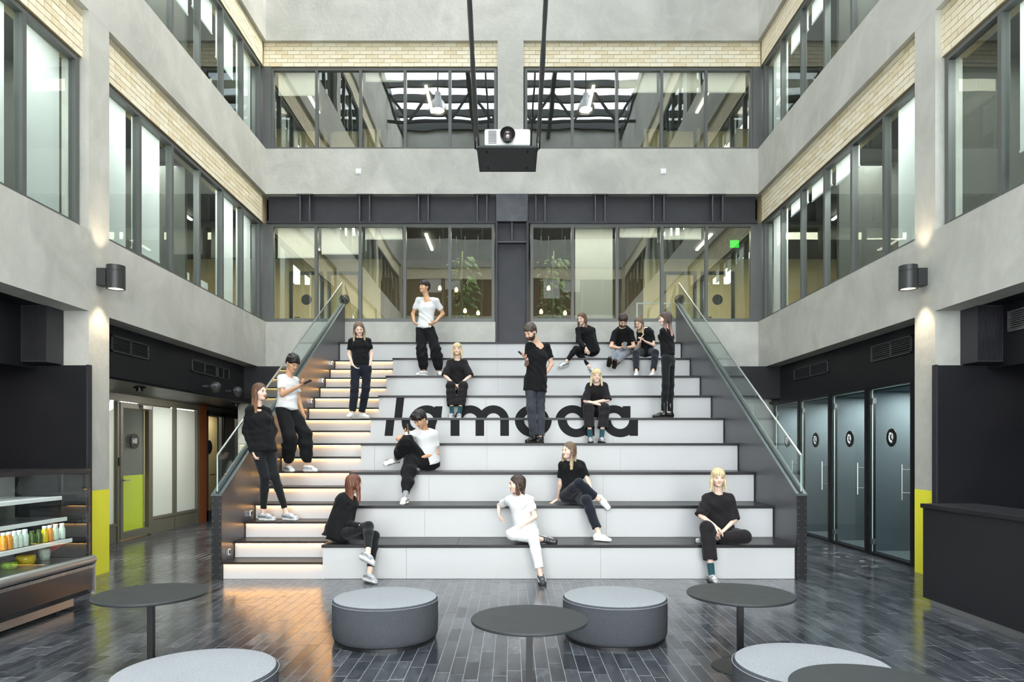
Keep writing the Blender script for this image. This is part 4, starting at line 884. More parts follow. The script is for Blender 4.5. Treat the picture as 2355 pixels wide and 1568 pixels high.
# ================================================================ FIGURES: implicit surfaces meshed into one continuous skin
def V3(a): return np.array([a[0], a[1], a[2]], dtype=np.float32)
def nrm(a):
    a = np.asarray(a, dtype=np.float64); n = np.linalg.norm(a); return a / n if n > 1e-9 else np.array([0, 0, 1.0])
class Fld:
    def __init__(s): s.p = []
    def cone(s, a, b, r1, r2=None, k=0.02, flat=(0, 0), cut=False):
        s.p.append(('c', V3(a), V3(b), r1, r1 if r2 is None else r2, k, flat, cut)); return s
    def ell(s, c, ax, r, k=0.02, cut=False):
        s.p.append(('e', V3(c), np.array(ax, dtype=np.float32), np.array(r, dtype=np.float32), k, cut)); return s
    def econe(s, a, b, u, r1, r2, k=0.02, flat=(0, 0), cut=False):
        a = V3(a); b = V3(b); w = nrm(b - a); u = nrm(np.asarray(u) - w * np.dot(u, w)); v = np.cross(w, u)
        s.p.append(('o', a, b, u.astype(np.float32), v.astype(np.float32), r1, r2, k, flat, cut)); return s
    def bounds(s):
        lo = np.full(3, 1e9); hi = np.full(3, -1e9)
        for p in s.p:
            if p[-1]: continue
            l, h = s.pb(p); lo = np.minimum(lo, l); hi = np.maximum(hi, h)
        return lo, hi
    def pb(s, p):
        if p[0] == 'c': r = max(p[3], p[4]); q = np.stack([p[1], p[2]])
        elif p[0] == 'e': r = float(max(p[3])); q = np.stack([p[1], p[1]])
        else: r = max(*p[5], *p[6]); q = np.stack([p[1], p[2]])
        return q.min(0) - r, q.max(0) + r
    def mesh(s, vox, disp=None):
        lo, hi = s.bounds(); lo = lo - 2.5 * vox; hi = hi + 2.5 * vox
        n = np.ceil((hi - lo) / vox).astype(int) + 1
        ax = [(lo[i] + np.arange(n[i]) * vox).astype(np.float32) for i in range(3)]
        D = np.full(n, 0.2, dtype=np.float32)
        tail = len(s.p)
        while tail > 0 and s.p[tail - 1][-1]: tail -= 1
        for ip, p in enumerate(s.p):
            if ip == tail and disp is not None: D += disp(ax[0][:, None, None], ax[1][None, :, None], ax[2][None, None, :]); disp = None
            l, h = s.pb(p); k = p[-4] if p[0] == 'x' else (p[5] if p[0] == 'c' else p[4] if p[0] == 'e' else p[7])
            mg = k + 2 * vox + 0.004
            i0 = np.maximum(0, np.floor((l - mg - lo) / vox).astype(int)); i1 = np.minimum(n, np.ceil((h + mg - lo) / vox).astype(int) + 1)
            if np.any(i1 <= i0): continue
            X = ax[0][i0[0]:i1[0], None, None]; Y = ax[1][None, i0[1]:i1[1], None]; Z = ax[2][None, None, i0[2]:i1[2]]
            if p[0] == 'e':
                c, A, r = p[1], p[2], p[3]; x = X - c[0]; y = Y - c[1]; z = Z - c[2]
                q = [(A[i][0] * x + A[i][1] * y + A[i][2] * z) for i in range(3)]
                k0 = np.sqrt(sum((q[i] / r[i]) ** 2 for i in range(3))); k1 = np.sqrt(sum((q[i] / r[i] ** 2) ** 2 for i in range(3))) + 1e-9
                d = k0 * (k0 - 1) / k1
            else:
                a, b = p[1], p[2]; ab = b - a; L2 = float(ab @ ab) + 1e-12; x = X - a[0]; y = Y - a[1]; z = Z - a[2]
                tr = (x * ab[0] + y * ab[1] + z * ab[2]) / L2; t = np.clip(tr, 0, 1)
                qx = x - t * ab[0]; qy = y - t * ab[1]; qz = z - t * ab[2]; L = math.sqrt(L2)
                if p[0] == 'c':
                    fl = p[6]; d = np.sqrt(qx * qx + qy * qy + qz * qz) - (p[3] + (p[4] - p[3]) * t)
                else:
                    u, v = p[3], p[4]; ru = p[5][0] + (p[6][0] - p[5][0]) * t; rv = p[5][1] + (p[6][1] - p[5][1]) * t; fl = p[8]
                    w = ab / L; lu = (qx * u[0] + qy * u[1] + qz * u[2]) / ru; lv = (qx * v[0] + qy * v[1] + qz * v[2]) / rv
                    mn = np.minimum(ru, rv); lw = (qx * w[0] + qy * w[1] + qz * w[2]) / mn
                    d = (np.sqrt(lu * lu + lv * lv + lw * lw) - 1) * mn
                if fl[0]: d = np.maximum(d, -tr * L)
                if fl[1]: d = np.maximum(d, (tr - 1) * L)
            S = D[i0[0]:i1[0], i0[1]:i1[1], i0[2]:i1[2]]
            if p[-1]: np.maximum(S, -d, out=S)
            else:
                if k > 0:
                    hh = np.clip(0.5 + 0.5 * (d - S) / k, 0, 1); S[...] = d + (S - d) * hh - k * hh * (1 - hh)
                else: np.minimum(S, d, out=S)
        if disp is not None: D += disp(ax[0][:, None, None], ax[1][None, :, None], ax[2][None, None, :])
        return nets(D, lo, vox)
def nets(D, lo, vox):
    I = D < 0; n = np.array(D.shape) - 1
    c = np.zeros(tuple(n), dtype=np.uint8)
    for i in (0, 1):
        for j in (0, 1):
            for k in (0, 1): c += I[i:n[0] + i, j:n[1] + j, k:n[2] + k]
    act = np.argwhere((c > 0) & (c < 8))
    if len(act) == 0: return np.zeros((0, 3)), np.zeros((0, 4), int)
    idx = np.full(tuple(n), -1, dtype=np.int64); idx[act[:, 0], act[:, 1], act[:, 2]] = np.arange(len(act))
    acc = np.zeros((len(act), 3)); cnt = np.zeros(len(act)); cor = [(i, j, k) for i in (0, 1) for j in (0, 1) for k in (0, 1)]
    val = {q: D[act[:, 0] + q[0], act[:, 1] + q[1], act[:, 2] + q[2]] for q in cor}
    for a in cor:
        for d in range(3):
            if a[d]: continue
            b = list(a); b[d] = 1; b = tuple(b); va, vb = val[a], val[b]; m = (va < 0) != (vb < 0)
            t = np.where(m, va / np.where(m, va - vb, 1), 0); pt = np.tile(np.array(a, float), (len(act), 1)); pt[:, d] = t
            acc += pt * m[:, None]; cnt += m
    V = (act + acc / cnt[:, None]) * vox + lo
    F = []
    for d in range(3):
        e1, e2 = [(1, 2), (2, 0), (0, 1)][d]
        sa = [slice(None)] * 3; sb = [slice(None)] * 3; sa[d] = slice(0, -1); sb[d] = slice(1, None)
        A = I[tuple(sa)]; B = I[tuple(sb)]; ed = np.argwhere(A != B)
        ok = (ed[:, e1] > 0) & (ed[:, e2] > 0) & (ed[:, e1] < n[e1]) & (ed[:, e2] < n[e2]); ed = ed[ok]
        if not len(ed): continue
        q = []
        for o1, o2 in ((-1, -1), (0, -1), (0, 0), (-1, 0)):
            z = ed.copy(); z[:, e1] += o1; z[:, e2] += o2; q.append(idx[z[:, 0], z[:, 1], z[:, 2]])
        q = np.stack(q, 1); fl = ~A[ed[:, 0], ed[:, 1], ed[:, 2]]; q[fl] = q[fl][:, ::-1]; F.append(q[(q >= 0).all(1)])
    return V, np.concatenate(F)
def relax(V, F, it=1, lam=0.5):
    e = np.concatenate([F[:, [0, 1]], F[:, [1, 2]], F[:, [2, 3]], F[:, [3, 0]]]); e = np.concatenate([e, e[:, ::-1]])
    cnt = np.bincount(e[:, 0], minlength=len(V))[:, None]
    for _ in range(it):
        S = np.stack([np.bincount(e[:, 0], V[e[:, 1], i], minlength=len(V)) for i in range(3)], 1); V = V + lam * (S / np.maximum(cnt, 1) - V)
    return V
def qmesh(name, parts, m, parent, tint=None):
    """parts: list of (V, F) quad arrays or MB; becomes one smooth mesh object"""
    off = np.array(ofs(parent)); vs, fs, b = [], [], 0
    for pr in parts:
        if isinstance(pr, MB): V = np.array(pr.v).reshape(-1, 3); F = pr.f
        else: V, F = pr; F = F.tolist()
        vs.append(V - off); fs += [[i + b for i in f] for f in F]; b += len(V)
    V = np.concatenate(vs); me = bpy.data.meshes.new(name); me.vertices.add(len(V)); me.vertices.foreach_set('co', V.astype(np.float32).ravel())
    tot = [len(f) for f in fs]; li = [i for f in fs for i in f]; me.loops.add(len(li)); me.loops.foreach_set('vertex_index', li)
    me.polygons.add(len(fs)); me.polygons.foreach_set('loop_start', np.concatenate([[0], np.cumsum(tot)[:-1]]).astype(np.int32))
    me.update(calc_edges=True); me.validate(); me.materials.append(MATS[m]); me.shade_smooth()
    if tint is not None:
        at = me.attributes.new('tint', 'FLOAT', 'POINT'); at.data.foreach_set('value', tint(V + off).astype(np.float32))
    o = bpy.data.objects.new(name, me); COL.objects.link(o); o.parent = parent; OFF[o.name] = ofs(parent).copy(); return o

def skinmat(name, rgb):
    m = mat(name, rgb, 0.5, spec=0.35, var=0.05, nscale=12); b = m.node_tree.nodes['Principled BSDF']
    b.inputs['Subsurface Weight'].default_value = 0.15; b.inputs['Subsurface Radius'].default_value = (0.02, 0.008, 0.004); b.inputs['Subsurface Scale'].default_value = 0.3
skinmat('skin_fair', (240, 205, 186)); skinmat('skin_light', (232, 190, 164)); skinmat('skin_tan', (212, 166, 132))
mat('lips', (204, 134, 124), 0.4); mat('lips_tan', (176, 104, 90), 0.4); mat('eye_dark', (40, 28, 24), 0.2); mat('eye_white', (222, 216, 210), 0.3)
mat('brow_dark', (44, 32, 26), 0.8); mat('brow_fair', (150, 116, 84), 0.8); mat('tattoo', (120, 110, 108), 0.5)
def cloth(name, rgb, var=0.10, bump=0.5, sc=22, sheen=0.15): mat(name, rgb, 0.85, spec=0.2, var=var, nscale=6, bump=bump, bscale=sc, sheen=sheen)
cloth('cloth_black', (19, 19, 21), sheen=0.05); cloth('cloth_soft_black', (31, 28, 30), sheen=0.08); cloth('cloth_white', (224, 224, 225), 0.02, 0.45, 16); cloth('cloth_white_pants', (230, 229, 230), 0.02, 0.4, 18)
cloth('denim_black', (26, 27, 32), 0.18); cloth('denim_grey', (60, 63, 71), 0.35, 0.7, 18); cloth('denim_light', (128, 132, 140), 0.25, 0.6, 18); cloth('denim_navy', (24, 28, 38), 0.15)
cloth('legging', (24, 26, 29), 0.06, 0.3); cloth('sock_teal', (38, 76, 84), 0.1, 0.5, 40); cloth('sock_grey', (150, 150, 154)); cloth('sock_white', (225, 225, 226))
mat('shoe_white', (232, 232, 230), 0.5, var=0.03, nscale=20); mat('shoe_silver', (176, 180, 186), 0.4, metal=0.25, rgb2=(220, 222, 226), nscale=22, stretch=(1, 1, 3))
mat('shoe_black', (24, 24, 26), 0.35, rgb2=(60, 60, 64), nscale=40); mat('sole_white', (226, 226, 222), 0.5); mat('sole_dark', (46, 38, 32), 0.6); mat('boot_black', (26, 26, 28), 0.3)
mat('shoe_mix', (216, 216, 216), 0.4, rgb2=(70, 72, 76), nscale=26)
def hairmat(name, root, tip):
    m = bpy.data.materials.new(name); m.use_nodes = True; nt = m.node_tree; N = nt.nodes.new; L = nt.links.new; b = nt.nodes['Principled BSDF']
    b.inputs['Roughness'].default_value = 0.42; b.inputs['Specular IOR Level'].default_value = 0.5
    at = N('ShaderNodeAttribute'); at.attribute_name = 'tint'; tc = N('ShaderNodeTexCoord'); mp = N('ShaderNodeMapping'); mp.inputs['Scale'].default_value = (90, 90, 5)
    L(tc.outputs['Object'], mp.inputs['Vector']); nz = N('ShaderNodeTexNoise'); nz.inputs['Scale'].default_value = 1.0; nz.inputs['Detail'].default_value = 3; L(mp.outputs[0], nz.inputs['Vector'])
    r = N('ShaderNodeValToRGB'); r.color_ramp.elements[0].color = lin(root); r.color_ramp.elements[1].color = lin(tip); L(at.outputs['Fac'], r.inputs['Fac'])
    r.color_ramp.elements[0].position = 0.25; r.color_ramp.elements[1].position = 0.85
    r2 = N('ShaderNodeMapRange'); r2.inputs[3].default_value = 0.55; r2.inputs[4].default_value = 1.45; L(nz.outputs['Fac'], r2.inputs[0])
    mx = N('ShaderNodeVectorMath'); mx.operation = 'SCALE'; L(r.outputs['Color'], mx.inputs[0]); L(r2.outputs[0], mx.inputs['Scale']); L(mx.outputs[0], b.inputs['Base Color'])
    bp = N('ShaderNodeBump'); bp.inputs['Strength'].default_value = 0.6; bp.inputs['Distance'].default_value = 0.006; L(nz.outputs['Fac'], bp.inputs['Height']); L(bp.outputs[0], b.inputs['Normal'])
    MATS[name] = m
hairmat('hair_black', (30, 24, 24), (38, 30, 28)); hairmat('hair_dark', (58, 42, 34), (84, 60, 46)); hairmat('hair_brown', (96, 66, 48), (140, 98, 66)); hairmat('hair_auburn', (104, 62, 44), (140, 82, 56))
hairmat('hair_blond', (204, 184, 142), (228, 214, 180)); hairmat('hair_ombre', (108, 86, 68), (218, 196, 152)); hairmat('hair_pinkish', (74, 56, 50), (196, 158, 148)); hairmat('hair_greying', (74, 62, 56), (96, 84, 76))

UP = np.array([0, 0, 1.0])
def A3(p): return np.array([p[0], p[1], p[2]], dtype=float)
def px_at(parent, q, L):
    """measured picture point -> 3-D; q[2]: absolute Y if > 4, else offset from the parent's Y, or 'f'/'b' = nearer/farther at bone length L"""
    x, y, m = q
    if isinstance(m, str):
        dirv = np.array([(x - XV) / F_PX, 1.0, (YV - y) / F_PX]); o = np.array([0, 0, EYE]); w = parent - o
        a = dirv @ dirv; b = -2 * (dirv @ w); c = w @ w - L * L; disc = b * b - 4 * a * c
        if disc < 0: t = -b / (2 * a)
        else: t = (-b - math.sqrt(disc)) / (2 * a) if m == 'f' else (-b + math.sqrt(disc)) / (2 * a)
        return o + dirv * t
    if m == 0 or abs(m) < 4: m = parent[1] + m
    return A3(P(x, y, m))
LOG = []
def person(label, s, hipc, shl, shr, head, armL, armR, legL, legR, skin='skin_fair', female=True, hair=('long', 'hair_brown', 0.3), top=('tee', 'cloth_black', 0.012, 0.02),
           pants=('straight', 'denim_black', 0.92), shoes=('sneaker', 'shoe_white', 'sole_white'), socks=None, beard=None, back=False, group='people on and around the tribune stairs', hw=0.088):
    hip = A3(P(*hipc)); SL_ = A3(P(*shl)); SR_ = A3(P(*shr)); U = nrm(SR_ - SL_); SL_ = SL_ + U * 0.022 - UP * 0.012; SR_ = SR_ - U * 0.022 - UP * 0.012; sg = -1 if back else 1
    mid = (SL_ + SR_) / 2; torso = nrm(mid - hip); U2 = nrm(U - torso * (U @ torso)); Fw = np.cross(U2, torso) * sg
    Uh = nrm(np.array([U2[0], U2[1], 0])); fw = 0.90 if female else 1.0
    hc = A3(P(*head[:3])); yaw, pit = math.radians(head[3]), math.radians(head[4]); rol = math.radians(head[5]) if len(head) > 5 else 0
    HF = np.array([math.sin(yaw) * math.cos(pit), -math.cos(yaw) * math.cos(pit), -math.sin(pit)]); HR = nrm(np.cross(HF, UP)); HU = np.cross(HR, HF)
    HR, HU = HR * math.cos(rol) + HU * math.sin(rol), HU * math.cos(rol) - HR * math.sin(rol)
    base = A3((hip[0], hip[1], 0)); hips = [hip - Uh * hw * s, hip + Uh * hw * s]; shs = [SL_, SR_]
    # joints
    arms = []; legs = []
    for i, (ar, sh) in enumerate(((armL, SL_), (armR, SR_))):
        e = px_at(sh, ar[0], 0.285 * s); w = px_at(e, ar[1], 0.245 * s); h = px_at(w, ar[2], 0.09 * s); hd = nrm(h - w) if np.linalg.norm(h - w) > 0.02 else nrm(w - e); arms.append((sh, e, w, hd, ar[3] if len(ar) > 3 else {}))
    for i, (lg, h) in enumerate(((legL, hips[0]), (legR, hips[1]))):
        k = px_at(h, lg[0], 0.42 * s)
        if lg[1][0] == 'P': a = np.array([(lg[1][1] - XV) / F_PX * lg[1][3], lg[1][3], lg[1][2] + 0.088 * s])
        else: a = px_at(k, lg[1], 0.41 * s)
        ty, tp = math.radians(lg[2]), math.radians(lg[3]); T_ = np.array([math.sin(ty) * math.cos(tp), -math.cos(ty) * math.cos(tp), -math.sin(tp)]); legs.append((h, k, a, T_))
    LOG.append((label[:34], [round(float(np.linalg.norm(q[1] - q[0]) / s), 2) for q in arms] + [round(float(np.linalg.norm(q[2] - q[1]) / s), 2) for q in arms], [round(float(np.linalg.norm(q[1] - q[0]) / s), 2) for q in legs] + [round(float(np.linalg.norm(q[2] - q[1]) / s), 2) for q in legs], round(float(np.linalg.norm(SR_ - SL_) / s), 2), round(float(np.linalg.norm(mid - hip) / s), 2), round(float(np.linalg.norm(hc - mid) / s), 2)))
    fz = min(l[2][2] for l in legs) - 0.088 * s
    root = thing('person', label, 'person', (float(hip[0]), float(hip[1]), float(fz)), group)
    # ---- skin
    nb = mid + torso * 0.052 * s; hb = hc - HU * 0.085 * s - HF * 0.018 * s
    B = Fld(); pel = hip + torso * 0.02; wa = hip + torso * 0.20 * s; ch = hip + torso * 0.38 * s
    B.econe(pel, wa, U2, (0.14 * s * fw, 0.095 * s), (0.115 * s * fw, 0.08 * s), 0.03); B.econe(wa, ch, U2, (0.115 * s * fw, 0.08 * s), (0.14 * s * fw, 0.10 * s), 0.03)
    B.cone(SL_ * 0.9 + mid * 0.1, SR_ * 0.9 + mid * 0.1, 0.046 * s, 0.046 * s, 0.05); B.cone(ch, mid, 0.09 * s, 0.06 * s, 0.05)
    B.cone(nb - torso * 0.03, hb, 0.050 * s * fw, 0.048 * s * fw, 0.035)
    ra = 0.86 if female else 1.0
    for sh, e, w, hd, o in arms:
        B.cone(sh, e, 0.044 * s * ra, 0.035 * s * ra, 0.02); B.cone(e, w, 0.037 * s * ra, 0.024 * s * ra, 0.012)
    for h, k, a, T_ in legs:
        B.cone(h, k, 0.058 * s, 0.040 * s, 0.02); B.cone(k, k * 0.6 + a * 0.4, 0.039 * s, 0.041 * s, 0.02); B.cone(k * 0.6 + a * 0.4, a, 0.040 * s, 0.030 * s, 0.02)
    skin_parts = []
    hands = MB()
    for sh, e, w, hd, o in arms:
        pn = o.get('pn'); 
        pn = nrm(np.array(pn, float)) if pn is not None else nrm((hip + torso * 0.2) - w)
        pn = nrm(pn - hd * (pn @ hd)); la = np.cross(hd, pn); side = o.get('th', 1)   # thumb side sign
        kn = w + hd * 0.088 * s
        B.econe(w + hd * 0.012, kn, la, (0.026 * s * ra, 0.018 * s * ra), (0.036 * s * ra, 0.013 * s * ra), 0.012)
        cur = math.radians(o.get('curl', 24))
        for fi, (off_, ln) in enumerate(((-0.028, 0.070), (-0.0095, 0.080), (0.009, 0.076), (0.027, 0.058))):
            off_ *= side; p0 = kn + la * off_ * s * ra - hd * 0.014; pts = [p0]; ang = 0; rr = [0.0088 * s]
            spread = la * off_ * 1.4
            for sg_, fr in enumerate((0.45, 0.32, 0.23)):
                ang += cur * (1 + 0.15 * fi) * (0.6 if sg_ == 0 else 1); d = nrm(hd * math.cos(ang) + pn * math.sin(ang) + spread)
                pts.append(pts[-1] + d * (ln + (0.014 if sg_ == 0 else 0)) * fr * s * 1.05); rr.append((0.0085 - 0.001 * sg_) * s * (0.92 if female else 1))
            pts.append(pts[-1] + d * 0.004); rr.append(0.004)
            hands.tube([tuple(q) for q in pts], rr, 7)
        tb = w + hd * 0.028 * s - la * 0.020 * s * side; td = nrm(hd * 0.72 - la * 0.62 * side + pn * 0.30); t1 = tb + td * 0.045 * s; t2 = t1 + nrm(td + hd * 0.5 + pn * 0.3) * 0.034 * s
        hands.tube([tuple(tb), tuple(t1), tuple(t2), tuple(t2 + nrm(t2 - t1) * 0.005)], [0.0125 * s, 0.0105 * s, 0.0085 * s, 0.004], 7)
    V, F = B.mesh(0.0088); V = relax(V, F, 1, 0.4)
    # ---- head
    hs = s * (0.97 if female else 1.0); H = Fld(); AX = [HR, HF, HU]
    def hp(r, f, u): return hc + HR * r * hs + HF * f * hs + HU * u * hs
    H.ell(hp(0, -0.008, 0.035), AX, (0.073 * hs, 0.092 * hs, 0.080 * hs), 0.0)
    H.ell(hp(0, 0.022, -0.018), AX, (0.060 * hs, 0.066 * hs, 0.080 * hs), 0.03)
    H.ell(hp(0, 0.040, -0.072), AX, ((0.036 if female else 0.042) * hs, 0.042 * hs, 0.036 * hs), 0.035)
    H.cone(hp(-0.030, 0.074, 0.022), hp(0.030, 0.074, 0.022), 0.011 * hs, None, 0.02)
    for r in (-1, 1):
        H.ell(hp(r * 0.032, 0.096, 0.000), AX, (0.017 * hs, 0.016 * hs, 0.012 * hs), 0.0, cut=True)
        H.ell(hp(r * 0.034, 0.058, -0.030), AX, (0.024 * hs, 0.026 * hs, 0.022 * hs), 0.02)
        H.ell(hp(r * 0.074, -0.006, -0.008), AX, (0.010 * hs, 0.018 * hs, 0.030 * hs), 0.008)
        H.ell(hp(r * 0.031, 0.078, 0.0), AX, (0.0135 * hs, 0.011 * hs, 0.0125 * hs), 0.004)
    H.cone(hp(0, 0.086, 0.006), hp(0, 0.108, -0.028), 0.0075 * hs, 0.0115 * hs, 0.012); H.cone(hp(-0.011, 0.094, -0.034), hp(0.011, 0.094, -0.034), 0.0075 * hs, None, 0.008)
    H.ell(hp(0, 0.081, -0.056), AX, (0.021 * hs, 0.011 * hs, 0.0085 * hs), 0.008); H.ell(hp(0, 0.074, -0.090), AX, (0.018 * hs, 0.014 * hs, 0.014 * hs), 0.02)
    H.cone(hp(0, -0.012, -0.05), hb - (hb - nb) * 0.35, 0.050 * s * fw, 0.047 * s * fw, 0.02)
    V2, F2 = H.mesh(0.0046); V2 = relax(V2, F2, 1, 0.3)
    qmesh('body', [(V, F), (V2, F2), hands], skin, root)
    lm = 'lips_tan' if skin == 'skin_tan' else 'lips'
    bm_ = 'brow_fair' if hair[1] in ('hair_blond', 'hair_ombre') else 'brow_dark'
    for r in (-1, 1):
        q = Fld(); q.ell(hp(r * 0.031, 0.0865, 0.001), AX, (0.0125 * hs, 0.006 * hs, 0.0055 * hs), 0.0); v, f = q.mesh(0.0022); ey = qmesh('eye', [(v, f)], 'eye_white', root)
        q = Fld(); q.ell(hp(r * 0.031, 0.0905, 0.001), AX, (0.0062 * hs, 0.0035 * hs, 0.0056 * hs), 0.0); v, f = q.mesh(0.0022); qmesh('iris', [(v, f)], 'eye_dark', ey)
        b = MB(); b.tube([tuple(hp(r * 0.016, 0.0955, 0.017)), tuple(hp(r * 0.030, 0.094, 0.023)), tuple(hp(r * 0.046, 0.083, 0.018))], [0.0022, 0.0032, 0.0015], 6)
        o = obj('eyebrow', b, bm_, root, smooth=True)
        b = MB(); b.tube([tuple(hp(r * 0.019, 0.0915, 0.006)), tuple(hp(r * 0.031, 0.094, 0.0085)), tuple(hp(r * 0.044, 0.086, 0.005))], [0.0012, 0.0022, 0.0012], 5); obj('eyelashes', b, 'eye_dark', root, smooth=True)
    q = Fld(); q.ell(hp(0, 0.0875, -0.0535), AX, (0.022 * hs, 0.0075 * hs, 0.0042 * hs), 0.0); q.ell(hp(0, 0.0868, -0.0605), AX, (0.017 * hs, 0.0075 * hs, 0.0048 * hs), 0.002); v, f = q.mesh(0.0024); qmesh('mouth', [(v, f)], lm, root)
    def strand(amp, fr): 
        def fn(x, y, z):
            ang = np.arctan2((x - hc[0]) * HR[0] + (y - hc[1]) * HR[1], (x - hc[0]) * HF[0] + (y - hc[1]) * HF[1]); return (amp * np.sin(ang * fr + 3 * np.sin(z * 14) + x * 20)).astype(np.float32)
        return fn
    if beard:
        q = Fld(); q.ell(hp(0, 0.032, -0.062), AX, (0.061 * hs, 0.066 * hs, 0.055 * hs), 0.0); q.cone(hp(-0.060, 0.010, -0.02), hp(-0.052, 0.03, -0.06), 0.016 * hs, 0.02 * hs, 0.01); q.cone(hp(0.060, 0.010, -0.02), hp(0.052, 0.03, -0.06), 0.016 * hs, 0.02 * hs, 0.01)
        q.cone(hp(-0.02, 0.088, -0.043), hp(0.02, 0.088, -0.043), 0.008 * hs, None, 0.006)
        q.ell(hp(0, 0.10, -0.058), AX, (0.024 * hs, 0.022 * hs, 0.009 * hs), 0.0, cut=True); q.ell(hp(-0.032, 0.10, -0.012), AX, (0.03 * hs, 0.05 * hs, 0.024 * hs), 0, cut=True); q.ell(hp(0.032, 0.10, -0.012), AX, (0.03 * hs, 0.05 * hs, 0.024 * hs), 0, cut=True)
        q.ell(hp(0, 0.11, -0.01), AX, (0.03 * hs, 0.04 * hs, 0.026 * hs), 0, cut=True)
        v, f = q.mesh(0.005, strand(0.0015, 40)); qmesh('beard', [(v, f)], beard, root, lambda V: np.zeros(len(V)))
    # ---- hair
    kind, hm, hl = hair[:3]; q = Fld(); o4 = hair[3] if len(hair) > 3 else {}
    if kind == 'short':
        vol = o4.get('vol', 0.0)
        q.ell(hp(0, -0.012, 0.048 + vol * 0.4), AX, ((0.081 + vol * .5) * hs, (0.098 + vol * .4) * hs, (0.078 + vol) * hs), 0.0); q.ell(hp(0, -0.045, 0.005), AX, (0.074 * hs, 0.062 * hs, 0.07 * hs), 0.02)
        if o4.get('fringe'): q.cone(hp(-0.045, 0.070, 0.052), hp(0.045, 0.074, 0.056), 0.024 * hs, None, 0.02); q.cone(hp(0.0, 0.05, 0.085), hp(0.05, 0.04, 0.10), 0.025 * hs, 0.03 * hs, 0.02)
        for j in range(14):
            a_ = j * 2.4; rr_ = 0.03 + 0.045 * ((j * 7) % 5) / 5; q.ell(hp(rr_ * math.cos(a_), rr_ * math.sin(a_) + 0.005, 0.098 + vol * 0.9 - rr_ * 0.45), AX, (0.019 * hs, 0.028 * hs, 0.016 * hs), 0.012)
        fz_ = 0.043 if o4.get('fringe') else 0.050
        q.ell(hp(0.020, 0.100, -0.030), AX, (0.062 * hs, 0.058 * hs, (0.030 + fz_) * hs), 0.0, cut=True); q.ell(hp(0, 0.035, -0.072), AX, (0.11 * hs, 0.072 * hs, 0.066 * hs), 0.0, cut=True)
        def tuft(x, y, z): return (0.0035 * np.sin(x * 160 + 60 * z) * np.sin(y * 150 - 50 * z) + 0.003 * np.sin(70 * x + 90 * y + 40 * z)).astype(np.float32)
        v, f = q.mesh(0.0055, tuft); v = relax(v, f, 1, 0.25)
    else:
        q.ell(hp(0, -0.012, 0.038), AX, (0.083 * hs, 0.100 * hs, 0.086 * hs), 0.0); q.ell(hp(0, -0.040, -0.01), AX, (0.080 * hs, 0.066 * hs, 0.09 * hs), 0.02)
        dn = -UP; front = o4.get('front', 0.02)
        bk = hp(0, -0.058, -0.03); be = bk + dn * hl * s + (np.array(o4.get('sway', (0, 0, 0)), float)) - HF * 0.01 * s
        q.econe(bk, be, HR, (0.074 * hs, 0.036 * hs), (o4.get('w', 0.070) * hs, 0.022 * hs), 0.02)
        for r in (-1, 1):
            a = hp(r * 0.068, 0.004, 0.01); l2 = o4.get('side', (hl, hl))[0 if r < 0 else 1]
            mdp = hp(r * 0.078, 0.012, -0.055); e = mdp + dn * max(0.02, l2 * s - 0.05) + HF * front * s + HR * r * 0.014 * s
            q.cone(a, mdp, 0.024 * hs, 0.022 * hs, 0.02); q.econe(mdp, e, HF, (0.034 * hs, 0.019 * hs), (0.024 * hs, 0.012 * hs), 0.015)
        lowf = o4.get('fringe', 0.0)
        if lowf: q.ell(hp(0, 0.055, 0.05), AX, (0.066 * hs, 0.038 * hs, 0.038 * hs), 0.015)
        q.ell(hp(0, 0.100, -0.052), AX, (0.056 * hs, 0.070 * hs, (0.084 - lowf) * hs), 0.0, cut=True)
        if not lowf: q.ell(hp(0.008, 0.100, -0.025), AX, (0.047 * hs, 0.056 * hs, 0.098 * hs), 0.0, cut=True); q.ell(hp(0, 0.075, -0.075), AX, (0.053 * hs, 0.06 * hs, 0.07 * hs), 0.0, cut=True)
        v, f = q.mesh(0.006, strand(0.0035, 26)); v = relax(v, f, 1, 0.25)
    zt, zl = float(hp(0, 0, 0.03)[2]), max(0.12, hl * s + 0.10); qmesh('hair', [(v, f)], hm, root, lambda V: np.clip((zt - V[:, 2]) / zl, 0, 1))
    # ---- top garment
    tk, tm, lo_, hem = top[:4]; lo_ *= 1.0; G = Fld(); hemp = hip - torso * hem * s; W = s * fw
    wa2 = hip + torso * 0.19 * s
    long_ = tk in ('hoodie', 'sweat'); fr = {'tee': 0.68, 'tee_over': 1.0, 'hoodie': 1, 'sweat': 1, 'tee_cap': 0.5}[tk]
    for sh, e, w, hd, o in arms:
        ee = sh + (e - sh) * fr; rs = (0.051 + lo_ * 0.38) * s * ra
        if long_:
            G.cone(sh, e, rs, rs * 0.92, 0.015); G.cone(e, e + (w - e) * 0.88, rs * 0.95, 0.044 * s * ra, 0.02); G.cone(e + (w - e) * 0.84, e + (w - e) * 0.97, 0.035 * s * ra, 0.034 * s * ra, 0.01, flat=(0, 1))
        else: G.cone(sh, ee, rs, rs * (1.06 if tk != 'tee_over' else 1.30), 0.012, flat=(0, 1)); G.cone(ee - (ee - sh) * 0.0 , ee + nrm(e - sh) * 0.03, 0.045 * s * ra, 0.045 * s * ra, 0.0, cut=True)
    G.econe(hemp, hip + torso * 0.05 * s, U2, ((0.168 + lo_) * W, (0.118 + lo_) * s), ((0.158 + lo_) * W, (0.105 + lo_) * s), 0.03, flat=(1, 0)) if hem > -0.04 else None
    st_ = hip + torso * 0.05 * s if hem > -0.04 else hip - torso * hem * s
